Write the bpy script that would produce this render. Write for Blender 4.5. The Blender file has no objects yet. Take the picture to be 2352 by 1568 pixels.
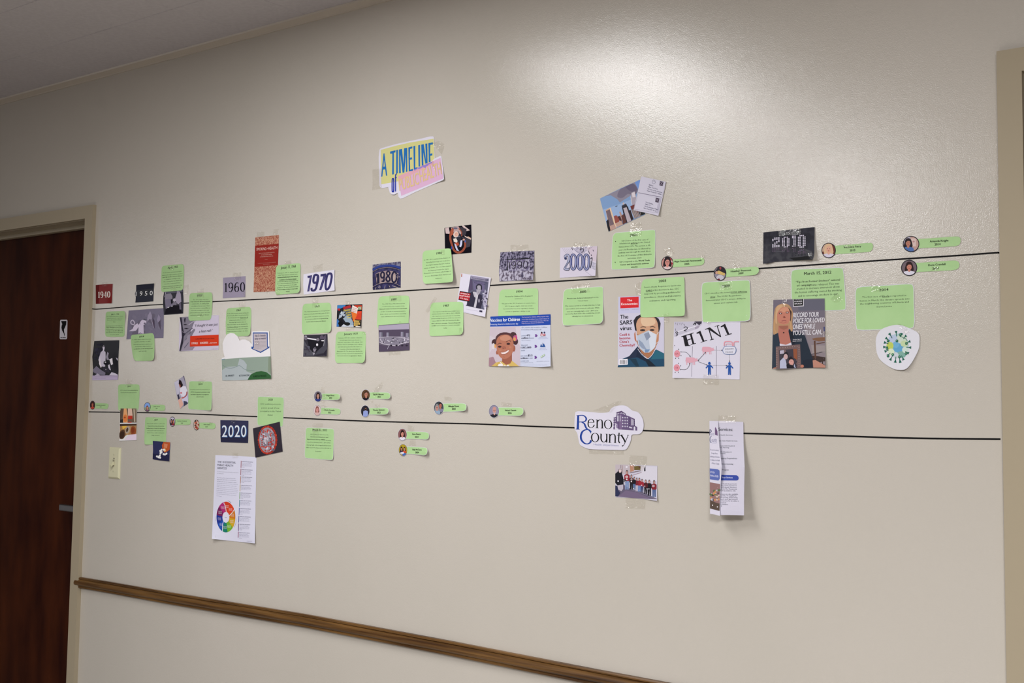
import bpy, bmesh, math, random
from mathutils import Vector, Matrix, noise
from mathutils.geometry import tessellate_polygon

random.seed(7)
SC = bpy.context.scene
COL = SC.collection

# ------------------------------------------------------------------ camera, world, lights, exposure
FPX = 2756.93
CX, CY = 1176.0, 715.0            # optical centre in a 2352 x 1568 frame (the photo is cropped)
CAMY, EYE = -2.592, 1.4684
ROT = ((0.7868843704, 0.0346398970, 0.6161274747),
       (0.6169463852, -0.0664695105, -0.7841931917),
       (0.0137893202, 0.9971869843, -0.0736747781))
cam_data = bpy.data.cameras.new('camera')
cam = bpy.data.objects.new('camera', cam_data)
COL.objects.link(cam)
cam_data.sensor_fit = 'HORIZONTAL'
cam_data.sensor_width = 36.0
cam_data.lens = 36.0 * FPX / 2352.0
cam_data.shift_x = 0.0
cam_data.shift_y = -(784.0 - CY) / 2352.0
mw = Matrix([list(r) for r in ROT]).to_4x4()
mw.translation = Vector((0, CAMY, EYE))
cam.matrix_world = mw
cam_data.clip_start = 0.05
SC.camera = cam

SC.view_settings.view_transform = 'Standard'
SC.view_settings.look = 'None'
SC.view_settings.gamma = 1.0
SC.view_settings.use_curve_mapping = False
SC.view_settings.exposure = 0.09

world = bpy.data.worlds.new('room_light')
SC.world = world
world.use_nodes = True
world.node_tree.nodes['Background'].inputs[0].default_value = (1.0, 0.97, 0.93, 1)
world.node_tree.nodes['Background'].inputs[1].default_value = 0.05

LIGHTS = [  # x, y, size x, size y, watts, label
    (-2.40, -1.42, 0.60, 1.20, 31.0, 'recessed fluorescent ceiling light nearest the timeline wall'),
    (-2.70, -3.95, 0.60, 1.20, 84.0, 'second fluorescent ceiling light, behind the camera'),
    (0.40, -3.00, 0.60, 1.20, 132.0, 'unseen fill light added at the ceiling to brighten the right side of the wall'),  # added fill for the right of the wall, no fixture known there
    (-11.2, -5.8, 0.30, 2.4, 3.6, 'long ceiling light down the hall to the left'),
    (-15.5, -9.8, 0.40, 3.2, 20.0, 'farther long ceiling light down the hall to the left'),
    (-21.5, -15.5, 0.50, 6.0, 90.0, 'farthest long ceiling light down the hall to the left'),
]
CEIL = 2.705

# ------------------------------------------------------------------ helpers
def lin(c):
    return c / 12.92 if c <= 0.04045 else ((c + 0.055) / 1.055) ** 2.4

def hex3(h):
    h = h.lstrip('#')
    return tuple(lin(int(h[i:i + 2], 16) / 255.0) for i in (0, 2, 4))

MATS = {}
def mat(name, rgb, rough=0.6, spec=0.3, metal=0.0, rgb2=None, scale=100, bump=0.0, bscale=300, coat=0.0, stretch=None, contrast=(0.4, 0.6), detail=3):
    if name in MATS:
        return MATS[name]
    m = bpy.data.materials.new(name)
    m.use_nodes = True
    nt = m.node_tree
    b = nt.nodes['Principled BSDF']
    b.inputs['Base Color'].default_value = (*rgb, 1)
    b.inputs['Roughness'].default_value = rough
    b.inputs['Metallic'].default_value = metal
    b.inputs['Specular IOR Level'].default_value = spec
    b.inputs['Coat Weight'].default_value = coat
    tc = None
    def coords():
        tcn = nt.nodes.new('ShaderNodeTexCoord')
        mp = nt.nodes.new('ShaderNodeMapping')
        if stretch:
            mp.inputs['Scale'].default_value = stretch
        nt.links.new(tcn.outputs['Object'], mp.inputs['Vector'])
        return mp.outputs[0]
    if rgb2 is not None:
        v = coords()
        n = nt.nodes.new('ShaderNodeTexNoise')
        n.inputs['Scale'].default_value = scale
        n.inputs['Detail'].default_value = detail
        r = nt.nodes.new('ShaderNodeValToRGB')
        r.color_ramp.elements[0].position = contrast[0]
        r.color_ramp.elements[1].position = contrast[1]
        r.color_ramp.elements[0].color = (*rgb, 1)
        r.color_ramp.elements[1].color = (*rgb2, 1)
        nt.links.new(v, n.inputs['Vector'])
        nt.links.new(n.outputs['Fac'], r.inputs[0])
        nt.links.new(r.outputs[0], b.inputs['Base Color'])
    if bump:
        v = coords()
        n = nt.nodes.new('ShaderNodeTexNoise')
        n.inputs['Scale'].default_value = bscale
        n.inputs['Detail'].default_value = 2
        bn = nt.nodes.new('ShaderNodeBump')
        bn.inputs['Strength'].default_value = 1.0
        bn.inputs['Distance'].default_value = bump
        nt.links.new(v, n.inputs['Vector'])
        nt.links.new(n.outputs['Fac'], bn.inputs['Height'])
        nt.links.new(bn.outputs[0], b.inputs['Normal'])
    MATS[name] = m
    return m

def box_bm(bm, x0, x1, y0, y1, z0, z1, mi=0):
    vs = [bm.verts.new(p) for p in ((x0, y0, z0), (x1, y0, z0), (x1, y1, z0), (x0, y1, z0), (x0, y0, z1), (x1, y0, z1), (x1, y1, z1), (x0, y1, z1))]
    for f in ((3, 2, 1, 0), (4, 5, 6, 7), (0, 1, 5, 4), (1, 2, 6, 5), (2, 3, 7, 6), (3, 0, 4, 7)):
        bm.faces.new([vs[i] for i in f]).material_index = mi
    return vs

def obj_bm(name, bm, mats, parent=None, smooth=False, origin=None):
    me = bpy.data.meshes.new(name)
    if origin is not None:
        bmesh.ops.translate(bm, verts=bm.verts, vec=-Vector(origin))
    bmesh.ops.recalc_face_normals(bm, faces=bm.faces)
    bm.to_mesh(me)
    bm.free()
    for m in (mats if isinstance(mats, (list, tuple)) else [mats]):
        me.materials.append(m)
    if smooth:
        for p in me.polygons:
            p.use_smooth = True
    o = bpy.data.objects.new(name, me)
    if origin is not None:
        o.location = origin
    COL.objects.link(o)
    if parent is not None:
        o.parent = parent
    return o

def bevel(bm, w, seg=2):
    bmesh.ops.bevel(bm, geom=list(bm.edges), offset=w, segments=seg, affect='EDGES', profile=0.5)

def struct(o, label=None):
    o['kind'] = 'structure'
    if label:
        o['label'] = label
    return o

def tag(o, label, cat, group=None):
    o['label'] = label
    o['category'] = cat
    if group:
        o['group'] = group
    return o

def W(px, py):
    """photo point -> point on the wall plane (X, Z)"""
    v = Vector((px - CX, -(py - CY), -FPX))
    d = Vector([sum(ROT[i][k] * v[k] for k in range(3)) for i in range(3)])
    t = -CAMY / d[1]
    return Vector((d[0] * t, EYE + d[2] * t))

# ------------------------------------------------------------------ setting
WALLC = (0.565, 0.528, 0.466)
m_wall = bpy.data.materials.new('beige_wall_paint')
m_wall.use_nodes = True
nt = m_wall.node_tree
b = nt.nodes['Principled BSDF']
b.inputs['Roughness'].default_value = 0.13
b.inputs['Specular IOR Level'].default_value = 0.55
tc = nt.nodes.new('ShaderNodeTexCoord')
n1 = nt.nodes.new('ShaderNodeTexNoise'); n1.inputs['Scale'].default_value = 430; n1.inputs['Detail'].default_value = 2.5
n2 = nt.nodes.new('ShaderNodeTexNoise'); n2.inputs['Scale'].default_value = 110; n2.inputs['Detail'].default_value = 2
ad = nt.nodes.new('ShaderNodeMath'); ad.operation = 'MULTIPLY_ADD'; ad.inputs[1].default_value = 0.7
bn = nt.nodes.new('ShaderNodeBump'); bn.inputs['Strength'].default_value = 1.0; bn.inputs['Distance'].default_value = 0.00028
nt.links.new(tc.outputs['Object'], n1.inputs['Vector']); nt.links.new(tc.outputs['Object'], n2.inputs['Vector'])
nt.links.new(n2.outputs['Fac'], ad.inputs[0]); nt.links.new(n1.outputs['Fac'], ad.inputs[2])
nt.links.new(ad.outputs[0], bn.inputs['Height']); nt.links.new(bn.outputs[0], b.inputs['Normal'])
n3 = nt.nodes.new('ShaderNodeTexNoise'); n3.inputs['Scale'].default_value = 1.7; n3.inputs['Detail'].default_value = 6
rp = nt.nodes.new('ShaderNodeValToRGB')
rp.color_ramp.elements[0].position = 0.3; rp.color_ramp.elements[0].color = (WALLC[0] * .97, WALLC[1] * .97, WALLC[2] * .965, 1)
rp.color_ramp.elements[1].position = 0.7; rp.color_ramp.elements[1].color = (WALLC[0] * 1.02, WALLC[1] * 1.015, WALLC[2] * 1.02, 1)
nt.links.new(tc.outputs['Object'], n3.inputs['Vector']); nt.links.new(n3.outputs['Fac'], rp.inputs[0])
nt.links.new(rp.outputs[0], b.inputs['Base Color'])

DX0, DX1, DZ, RZ = -5.06, -4.114, 2.140, 2.165       # left door opening
RX0, RX1 = -0.686, 0.23                   # right door opening
bm = bmesh.new()
for (a, c, z0, z1) in ((-16, DX0, 0, CEIL), (DX0, DX1, DZ, CEIL), (DX1, RX0, 0, CEIL), (RX0, RX1, RZ, CEIL), (RX1, 3.0, 0, CEIL)):
    box_bm(bm, a, c, 0, 0.14, z0, z1)
struct(obj_bm('wall_back', bm, m_wall))
m_ceil = mat('ceiling_tile_paint', (0.52, 0.49, 0.50), 0.85, 0.1, rgb2=(0.55, 0.52, 0.53), scale=60, bump=0.0006, bscale=500)
m_ceil_gap = mat('ceiling_joint', (0.30, 0.27, 0.26), 0.9, 0.1)
bm = bmesh.new(); box_bm(bm, -26, 3.0, -20, 0.14, CEIL + 0.012, CEIL + 0.1)
ceil = struct(obj_bm('ceiling', bm, m_ceil_gap), 'pale ceiling of square acoustic tiles')
# near tiles one by one, the rest as plain board
tile_me = None
T = 0.3048
for j in range(7):
    for i in range(22):
        x0 = -6.852 + i * T
        y1 = -0.003 - j * T
        if tile_me is None:
            bm = bmesh.new(); box_bm(bm, 0, T - 0.0016, -(T - 0.0016), 0, 0, 0.012)
            bmesh.ops.bevel(bm, geom=[e for e in bm.edges if all(v.co.z < 0.001 for v in e.verts)], offset=0.0022, segments=1, affect='EDGES')
            o = obj_bm('tile', bm, m_ceil, ceil); tile_me = o.data
        else:
            o = bpy.data.objects.new('tile', tile_me); COL.objects.link(o); o.parent = ceil
        o.location = (x0, y1, CEIL + random.uniform(-0.0006, 0.0006))
bm = bmesh.new()
box_bm(bm, -26, -6.86, -20, 0, CEIL, CEIL + 0.012); box_bm(bm, -0.13, 3.0, -20, 0, CEIL, CEIL + 0.012); box_bm(bm, -6.86, -0.13, -20, -2.14, CEIL, CEIL + 0.012)
o = obj_bm('far_tiles', bm, m_ceil, ceil); o['kind'] = 'stuff'
m_floor = mat('floor_vinyl', (0.36, 0.33, 0.30), 0.4, 0.4, rgb2=(0.40, 0.37, 0.34), scale=8)
bm = bmesh.new(); box_bm(bm, -26, 3.0, -20, 0.3, -0.1, 0)
struct(obj_bm('floor', bm, m_floor))
# crown moulding
m_trim = mat('trim_paint', (0.52, 0.46, 0.38), 0.35, 0.4)
def sweep(bm, prof, pts, mi=0):
    """prof: (y, z) closed; pts: list of (x, y, z)"""
    rings = [[bm.verts.new((p[0], p[1] + y, p[2] + z)) for (y, z) in prof] for p in pts]
    n = len(prof)
    for a, c in zip(rings, rings[1:]):
        for k in range(n):
            bm.faces.new((a[k], a[(k + 1) % n], c[(k + 1) % n], c[k])).material_index = mi
    bm.faces.new(rings[0]); bm.faces.new(rings[-1])
prof = [(0, -0.022), (-0.005, -0.022), (-0.0065, -0.018), (-0.008, -0.0165), (-0.014, -0.010), (-0.018, -0.006), (-0.0195, 0), (0, 0)]
bm = bmesh.new(); sweep(bm, prof, [(-16, 0, CEIL), (3.0, 0, CEIL)])
struct(obj_bm('trim_1', bm, m_trim), 'thin crown moulding where wall meets ceiling')
# wooden chair rail
m_rail = mat('rail_wood', (0.050, 0.020, 0.005), 0.34, 0.35, rgb2=(0.19, 0.095, 0.027), scale=9, stretch=(0.35, 6, 14), contrast=(0.34, 0.68), detail=6)
rp_ = [(0, 0.0), (-0.010, 0.0), (-0.0125, -0.003), (-0.0125, -0.006), (-0.0095, -0.0078), (-0.012, -0.009), (-0.018, -0.013), (-0.021, -0.019), (-0.020, -0.025), (-0.015, -0.030), (-0.0115, -0.0315), (-0.0135, -0.0345), (-0.013, -0.038), (-0.008, -0.040), (0, -0.040)]
bm = bmesh.new()
railpx = [(181.0, 1323.5), (250, 1334.6), (400, 1360.5), (550, 1384.5), (700, 1408.7), (860, 1438), (1030, 1469.5), (1200, 1502.5), (1370, 1535.5), (1545, 1568)]
rpts = [W(*p) for p in railpx]
pts = [(p[0], 0, p[1]) for p in rpts] + [(-1.2, 0, 0.789), (-0.737, 0, 0.789)]
sweep(bm, rp_, pts)
struct(obj_bm('trim_2', bm, m_rail), 'dark stained wooden chair rail along the lower wall')
# left door
m_case = mat('door_casing_paint', (0.40, 0.34, 0.24), 0.35, 0.25)
PY = -0.016
def casing(name, x0, x1, zt, label):
    w = 0.05
    bm = bmesh.new()
    box_bm(bm, x0 - w, x0, PY, 0.0, 0, zt + w); box_bm(bm, x1, x1 + w, PY, 0.0, 0, zt + w); box_bm(bm, x0, x1, PY, 0.0, zt, zt + w)
    # jamb lining and stop
    box_bm(bm, x0 - 0.001, x0 + 0.002, 0.0, 0.139, 0, zt - 0.002); box_bm(bm, x1 - 0.002, x1 + 0.001, 0.0, 0.139, 0, zt - 0.002); box_bm(bm, x0, x1, 0.0, 0.139, zt - 0.002, zt + 0.001)
    box_bm(bm, x0 + 0.002, x1 - 0.002, 0.062, 0.088, zt - 0.017, zt - 0.002); box_bm(bm, x0 + 0.002, x0 + 0.015, 0.062, 0.088, 0, zt - 0.017); box_bm(bm, x1 - 0.015, x1 - 0.002, 0.062, 0.088, 0, zt - 0.017)
    return struct(obj_bm(name, bm, m_case), label)
casing('trim_3', DX0, DX1, 2.140, 'painted metal frame around the dark left door')
casing('trim_4', RX0, RX1, 2.165, 'tan painted door frame at the right edge')
m_door = mat('door_veneer', (0.022, 0.0035, 0.0018), 0.5, 0.06, rgb2=(0.070, 0.016, 0.004), scale=5, stretch=(2.2, 2.2, 0.55), contrast=(0.32, 0.72), detail=7)
def door(name, x0, x1, zt, label):
    bm = bmesh.new(); box_bm(bm, x0 + 0.005, x1 - 0.005, 0.090, 0.132, 0.008, zt - 0.006)
    return struct(obj_bm(name, bm, m_door), label)
d1 = door('door_1', DX0, DX1, 2.140, 'dark reddish brown veneered door at left')
d2 = door('door_2', RX0, RX1, 2.165, 'brown door at the right edge')
m_steel = mat('brushed_steel', (0.30, 0.29, 0.30), 0.32, 0.5, metal=1.0)
def handle(parent, xe, s):
    """lever whose spindle stands at xe, lever pointing by s"""
    bm = bmesh.new()
    bmesh.ops.create_cone(bm, cap_ends=True, segments=28, radius1=0.026, radius2=0.024, depth=0.010, matrix=Matrix.Translation((xe, 0.084, 1.029)) @ Matrix.Rotation(math.pi / 2, 4, 'X'))
    bmesh.ops.create_cone(bm, cap_ends=True, segments=20, radius1=0.010, radius2=0.010, depth=0.045, matrix=Matrix.Translation((xe, 0.06, 1.029)) @ Matrix.Rotation(math.pi / 2, 4, 'X'))
    h = obj_bm('handle', bm, m_steel, parent)
    bm = bmesh.new()
    box_bm(bm, min(xe - 0.012 * s, xe + 0.125 * s), max(xe - 0.012 * s, xe + 0.125 * s), 0.030, 0.044, 1.016, 1.042)
    bevel(bm, 0.004, 2)
    obj_bm('lever', bm, m_steel, h)
handle(d1, -4.163, -1)
handle(d2, RX0 + 0.07, 1)
bm = bmesh.new()
for i, (x, y, sx, sy, wt, lab) in enumerate(LIGHTS):
    root = bpy.data.objects.new('ceiling_light', None); root.location = (x, y, CEIL); COL.objects.link(root)
    tag(root, lab, 'ceiling light', 'fluorescent ceiling lights')
    hb = bmesh.new()
    for (a0, a1, b0, b1) in ((-sx / 2 - .03, sx / 2 + .03, -sy / 2 - .03, -sy / 2), (-sx / 2 - .03, sx / 2 + .03, sy / 2, sy / 2 + .03), (-sx / 2 - .03, -sx / 2, -sy / 2, sy / 2), (sx / 2, sx / 2 + .03, -sy / 2, sy / 2)):
        box_bm(hb, a0, a1, b0, b1, -0.022, 0.0)
    obj_bm('frame', hb, mat('lamp_frame', (0.8, 0.8, 0.78), 0.4), root)
    db = bmesh.new(); box_bm(db, -sx / 2, sx / 2, -sy / 2, sy / 2, -0.012, -0.004)
    md = MATS.get('lamp_diffuser')
    if md is None:
        md = bpy.data.materials.new('lamp_diffuser'); md.use_nodes = True
        md.node_tree.nodes['Principled BSDF'].inputs['Base Color'].default_value = (0.9, 0.9, 0.88, 1)
        md.node_tree.nodes['Principled BSDF'].inputs['Emission Color'].default_value = (1, 0.97, 0.93, 1)
        md.node_tree.nodes['Principled BSDF'].inputs['Emission Strength'].default_value = 0.6
        MATS['lamp_diffuser'] = md
    obj_bm('diffuser', db, md, root)
    ld = bpy.data.lights.new('lamp', 'AREA'); ld.shape = 'RECTANGLE'; ld.size = sx; ld.size_y = sy; ld.energy = wt
    ld.color = (1.0, 0.99, 1.0)
    lo = bpy.data.objects.new('lamp', ld); lo.parent = root; lo.location = (0, 0, -0.03); COL.objects.link(lo)
    if i > 2:   # flat panel turned towards the wall to strengthen its glare, no lens modelled
        ld.size, ld.size_y = sy, 0.16
        lo.location = (0, 0, -0.11)
        lo.rotation_euler = (Vector((-3.0, 0, 1.7)) - Vector((x, y, CEIL - 0.11))).to_track_quat('-Z', 'Y').to_euler()
bm.free()

# ------------------------------------------------------------------ paper, print and tape
def view(x0, y0, s):
    return lambda x, y: (x0 + x / s, y0 + y / s)
VA = view(190, 560, 7.84); VB = view(190, 700, 7.127); VC = view(190, 850, 5.806); VD = view(400, 600, 7.128)
VE = view(480, 740, 7.838); VF = view(560, 520, 9.225); VG = view(380, 860, 7.127); VH = view(470, 1030, 6.82)
VI = view(680, 660, 7.839); VJ = view(840, 580, 9.8); VK = view(850, 290, 8.71); VL = view(960, 500, 7.839)
VM = view(680, 860, 7.129); VN = view(880, 890, 6.72); VO = view(960, 610, 8.711); VP = view(1110, 560, 9.8)
VQ = view(1110, 650, 7.467); VR = view(1260, 550, 7.467); VS = view(1360, 390, 6.532); VT = view(1400, 620, 6.535)
VU = view(1520, 580, 5.225); VV = view(1740, 500, 7.129); VX = view(1760, 670, 8.255); VY = view(1950, 530, 4.611)
VZ = view(1300, 910, 11.2); VAA = view(1390, 1030, 10.453); VAB = view(1600, 950, 6.031); V1 = view(0, 0, 1)

def P2(s):
    """'x,y x,y ...' -> list of pairs"""
    if not isinstance(s, str):
        return list(s)
    return [tuple(float(q) for q in t.split(',')) for t in s.split()]

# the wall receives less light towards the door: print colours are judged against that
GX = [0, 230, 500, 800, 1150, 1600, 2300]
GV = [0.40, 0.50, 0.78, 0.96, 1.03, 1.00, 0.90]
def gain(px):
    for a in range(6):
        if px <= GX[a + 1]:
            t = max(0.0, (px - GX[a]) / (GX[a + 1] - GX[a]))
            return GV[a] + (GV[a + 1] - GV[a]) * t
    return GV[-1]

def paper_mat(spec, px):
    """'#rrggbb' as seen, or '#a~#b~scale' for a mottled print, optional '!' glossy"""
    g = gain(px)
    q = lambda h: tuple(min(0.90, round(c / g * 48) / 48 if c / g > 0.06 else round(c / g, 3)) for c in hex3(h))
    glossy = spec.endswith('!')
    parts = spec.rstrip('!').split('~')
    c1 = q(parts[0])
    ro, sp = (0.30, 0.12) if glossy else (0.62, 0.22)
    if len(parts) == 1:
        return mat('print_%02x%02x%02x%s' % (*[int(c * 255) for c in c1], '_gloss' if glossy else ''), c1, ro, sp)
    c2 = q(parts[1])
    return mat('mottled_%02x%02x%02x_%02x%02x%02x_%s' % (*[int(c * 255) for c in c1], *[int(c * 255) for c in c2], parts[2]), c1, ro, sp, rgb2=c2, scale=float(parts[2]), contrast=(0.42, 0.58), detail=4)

TEXTJOBS = []
FINAL = []

def area2(p):
    return sum(p[i][0] * p[(i + 1) % len(p)][1] - p[(i + 1) % len(p)][0] * p[i][1] for i in range(len(p))) / 2

def clip_poly(sub, clip):
    """Sutherland-Hodgman, clip convex"""
    if area2(clip) < 0:
        clip = clip[::-1]
    out = list(sub)
    for i in range(len(clip)):
        a, c = clip[i], clip[(i + 1) % len(clip)]
        ins = lambda p: (c[0] - a[0]) * (p[1] - a[1]) - (c[1] - a[1]) * (p[0] - a[0]) >= -1e-9
        inp, out = out, []
        for k in range(len(inp)):
            p, q = inp[k - 1], inp[k]
            if ins(q) != ins(p):
                d1 = (c[0] - a[0]) * (p[1] - a[1]) - (c[1] - a[1]) * (p[0] - a[0])
                d2 = (c[0] - a[0]) * (q[1] - a[1]) - (c[1] - a[1]) * (q[0] - a[0])
                t = d1 / (d1 - d2)
                out.append((p[0] + (q[0] - p[0]) * t, p[1] + (q[1] - p[1]) * t))
            if ins(q):
                out.append(q)
        if not out:
            return []
    return out

def rounded(c, r):
    """round the corners of a wall-plane polygon"""
    if r <= 0:
        return list(c)
    out = []
    n = len(c)
    for i in range(n):
        p, a, b_ = Vector(c[i]), Vector(c[i - 1]), Vector(c[(i + 1) % n])
        ra = min(r, (a - p).length * .45); rb = min(r, (b_ - p).length * .45)
        s, e = p + (a - p).normalized() * ra, p + (b_ - p).normalized() * rb
        for k in range(6):
            t = k / 5.0
            # circle-like blend
            w = 0.62
            q = ((1 - t) ** 2) * s + 2 * t * (1 - t) * (p * w + (s + e) / 2 * (1 - w)) + t * t * e
            out.append((q[0], q[1]))
    return out

def smooth_loop(c, k=4):
    out = []
    n = len(c)
    for i in range(n):
        p0, p1, p2, p3 = [Vector(c[(i + j) % n]) for j in (-1, 0, 1, 2)]
        for s in range(k):
            t = s / k
            q = 0.5 * ((2 * p1) + (-p0 + p2) * t + (2 * p0 - 5 * p1 + 4 * p2 - p3) * t * t + (-p0 + 3 * p1 - 3 * p2 + p3) * t ** 3)
            out.append((q[0], q[1]))
    return out

def smooth_open(c, k=4):
    n = len(c)
    out = []
    for i in range(n - 1):
        p0, p1, p2, p3 = [Vector(c[min(n - 1, max(0, i + j))]) for j in (-1, 0, 1, 2)]
        for s in range(k):
            t = s / k
            q = 0.5 * ((2 * p1) + (-p0 + p2) * t + (2 * p0 - 5 * p1 + 4 * p2 - p3) * t * t + (-p0 + 3 * p1 - 3 * p2 + p3) * t ** 3)
            out.append((q[0], q[1]))
    out.append(tuple(c[-1]))
    return out

STEP = 0.00004
class Paper:
    def __init__(s, name, v, pts, color, label, cat, group=None, lev=0.0006, r=0.0, lifts=(), rim=0.0, smooth=False, flat=True):
        """pts in the zoomed view v; r corner radius in metres; lifts: (x, y, amount, reach) in view coordinates"""
        s.name, s.v, s.lev = name, v, lev
        s.pts = P2(pts)
        s.px = sum(v(*p)[0] for p in s.pts) / len(s.pts)
        out = [tuple(W(*v(*p))) for p in s.pts]
        if smooth:
            out = smooth_loop(out)
        out = rounded(out, r)
        if area2(out) < 0:
            out = out[::-1]
        s.out = out
        s.ox = sum(p[0] for p in out) / len(out); s.oz = sum(p[1] for p in out) / len(out)
        s.lifts = [(*W(*v(a, c)), am, re) for (a, c, am, re) in lifts]
        s.parts = {}
        s.order = 1
        s.clip = None
        s.label, s.cat, s.group = label, cat, group
        s.sheetcol = color
        s.rim = rim
        s.glyphs = []
        s.tapes = []
        if rim > 0:
            cen = Vector((s.ox, s.oz))
            ins = []
            n = len(out)
            for i in range(n):
                a, c = Vector(out[i - 1]), Vector(out[(i + 1) % n])
                t = (c - a).normalized()
                nn = Vector((-t[1], t[0]))
                ins.append(tuple(Vector(out[i]) + nn * rim))
            s.inner = ins
        FINAL.append(s)

    def lift(s, X, Z):
        h = 0.0
        for (a, c, am, re) in s.lifts:
            d = math.hypot(X - a, Z - c) / re
            if d < 1:
                h += am * (1 - d) ** 2
        return h

    def addw(s, part, poly, color):
        if len(poly) < 3:
            return
        s.parts.setdefault(part, []).append(('p', poly, color, s.order))
        s.order += 1

    def poly(s, pts, color, part='picture', v=None, smooth=False, noclip=False):
        v = v or s.v
        pts = P2(pts)
        if smooth:
            pts = smooth_loop(pts, 3)
        if s.clip and not noclip:
            pts = clip_poly(pts, s.clip)
        s.addw(part, [tuple(W(*v(*p))) for p in pts], color)
        return s

    def ell(s, cx, cy, rx, ry, color, part='picture', rot=0, n=18, v=None):
        c, d = math.cos(math.radians(rot)), math.sin(math.radians(rot))
        s.poly([(cx + rx * math.cos(2 * math.pi * k / n) * c - ry * math.sin(2 * math.pi * k / n) * d,
                 cy + rx * math.cos(2 * math.pi * k / n) * d + ry * math.sin(2 * math.pi * k / n) * c) for k in range(n)], color, part, v)
        return s

    def stroke(s, pts, w, color, part='picture', thin=None, v=None, closed=False, k=4, sm=True, horiz_thick=False):
        """line of width w (view units); with thin: nib pen, upright strokes thick, level strokes thin"""
        v = v or s.v
        pts = P2(pts)
        if closed:
            pts = pts + [pts[0]]
        if sm and len(pts) > 2:
            if closed:
                q = smooth_loop(pts[:-1], k); pts = q + [q[0]]
            else:
                pts = smooth_open(pts, k)
        L, R = [], []
        n = len(pts)
        for i in range(n):
            if closed:
                a, c = pts[(i - 1) % (n - 1)], pts[(i + 1) % (n - 1)]
            else:
                a, c = pts[max(0, i - 1)], pts[min(n - 1, i + 1)]
            t = Vector((c[0] - a[0], c[1] - a[1]))
            if t.length == 0:
                t = Vector((1, 0))
            t.normalize()
            ww = w if thin is None else thin + (w - thin) * abs(t[1]) ** 1.5
            nn = Vector((-t[1], t[0])) * ww / 2
            L.append((pts[i][0] + nn[0], pts[i][1] + nn[1])); R.append((pts[i][0] - nn[0], pts[i][1] - nn[1]))
        o = s.order
        for i in range(n - 1):
            q = [L[i], L[i + 1], R[i + 1], R[i]]
            if s.clip:
                q = clip_poly(q, s.clip)
                if len(q) < 3:
                    continue
            s.parts.setdefault(part, []).append(('p', [tuple(W(*v(*p))) for p in q], color, o))
        s.order += 1
        return s

    def text(s, a, c, h, string, color='#10120f', part='lettering', bold=False, v=None, shear=0.0, res=2):
        """baseline from a to c (view coordinates), capital height h"""
        v = v or s.v
        A, B = W(*v(*a)), W(*v(*c))
        mid = ((a[0] + c[0]) / 2, (a[1] + c[1]) / 2)
        H = (W(*v(*mid)) - W(*v(mid[0], mid[1] - h))).length
        s.parts.setdefault(part, []).append(('t', (A, B, H, string, bold, shear, res), color, s.order))
        s.order += 1
        TEXTJOBS.append((string, bold, shear, res))
        return s

    def lines(s, slope, h, rows, color='#26332a', bold=False, part='lettering', lead=None):
        """rows: (xl, y at xl, xr, text[, bold])"""
        for rr in rows:
            s.text((rr[0], rr[1]), (rr[2], rr[1] + slope * (rr[2] - rr[0])), h, rr[3], '#0d120e' if (len(rr) > 4 or bold) else color, part, bold=(len(rr) > 4) or bold, res=1)
        return s

    def tape(s, pts, v=None):
        s.tapes.append([tuple(W(*(v or s.v)(*p))) for p in P2(pts)])
        return s

    def nib(s, string, a, c, h, color, thick=0.2, thin=0.07, part='lettering', slant=0.0, gap=0.1, serif=True):
        """old-style figures drawn with a broad pen, laid between a and c, height h, all in view units"""
        wid = {'1': 0.42}
        tot = sum(wid.get(ch, 0.6) for ch in string) + gap * (len(string) - 1)
        u = Vector((c[0] - a[0], c[1] - a[1])) / tot
        x = 0
        for ch in string:
            wc = wid.get(ch, 0.6)
            for st in NIB[ch]:
                closed = st[0] == 'c'
                pp = [(a[0] + u[0] * (x + px_ * wc / 0.6 + slant * py_), a[1] + u[1] * (x + px_ * wc / 0.6) - py_ * h) for (px_, py_) in st[1]]
                if st[0] == 's' and not serif:
                    continue
                if st[0] == 's':
                    s.stroke(pp, thin * h, color, part, sm=False)
                elif st[0] == 'b':
                    s.stroke(pp, thick * h * .62, color, part, sm=False)
                else:
                    s.stroke(pp, thick * h, color, part, thin=thin * h, closed=closed, k=4)
            x += wc + gap
        return s

NIB = {
    '0': [('c', [(.30, 1), (.12, .82), (.08, .5), (.12, .18), (.30, 0), (.48, .18), (.52, .5), (.48, .82)])],
    '1': [('o', [(.34, 0), (.34, .5), (.34, 1)]), ('s', [(.36, .98), (.14, .84)]), ('s', [(.10, .03), (.58, .03)])],
    '2': [('o', [(.10, .74), (.14, .92), (.32, 1), (.48, .88), (.50, .68), (.36, .42), (.18, .2), (.06, .04)]), ('b', [(.05, .06), (.55, .06)])],
    '4': [('o', [(.42, 0), (.42, .5), (.42, 1)]), ('s', [(.40, .98), (.04, .30)]), ('s', [(.02, .30), (.58, .30)]), ('s', [(.28, .03), (.56, .03)])],
    '5': [('b', [(.14, .96), (.52, .96)]), ('s', [(.15, .97), (.11, .52)]), ('o', [(.11, .54), (.30, .62), (.48, .5), (.50, .28), (.34, .02), (.10, .08)])],
    '6': [('o', [(.50, .92), (.32, 1), (.14, .78), (.08, .4), (.14, .1), (.30, 0), (.48, .12), (.51, .34), (.44, .54), (.28, .58), (.14, .44)])],
    '7': [('b', [(.06, .95), (.54, .95)]), ('o', [(.53, .94), (.36, .5), (.24, 0)])],
    '8': [('c', [(.30, 1), (.14, .92), (.11, .76), (.30, .54), (.49, .76), (.46, .92)]), ('c', [(.30, .54), (.11, .38), (.08, .2), (.30, 0), (.52, .2), (.49, .38)])],
    '9': [('o', [(.10, .08), (.28, 0), (.46, .22), (.52, .6), (.46, .9), (.30, 1), (.12, .88), (.09, .66), (.16, .46), (.32, .42), (.46, .56)])],
}

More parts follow.
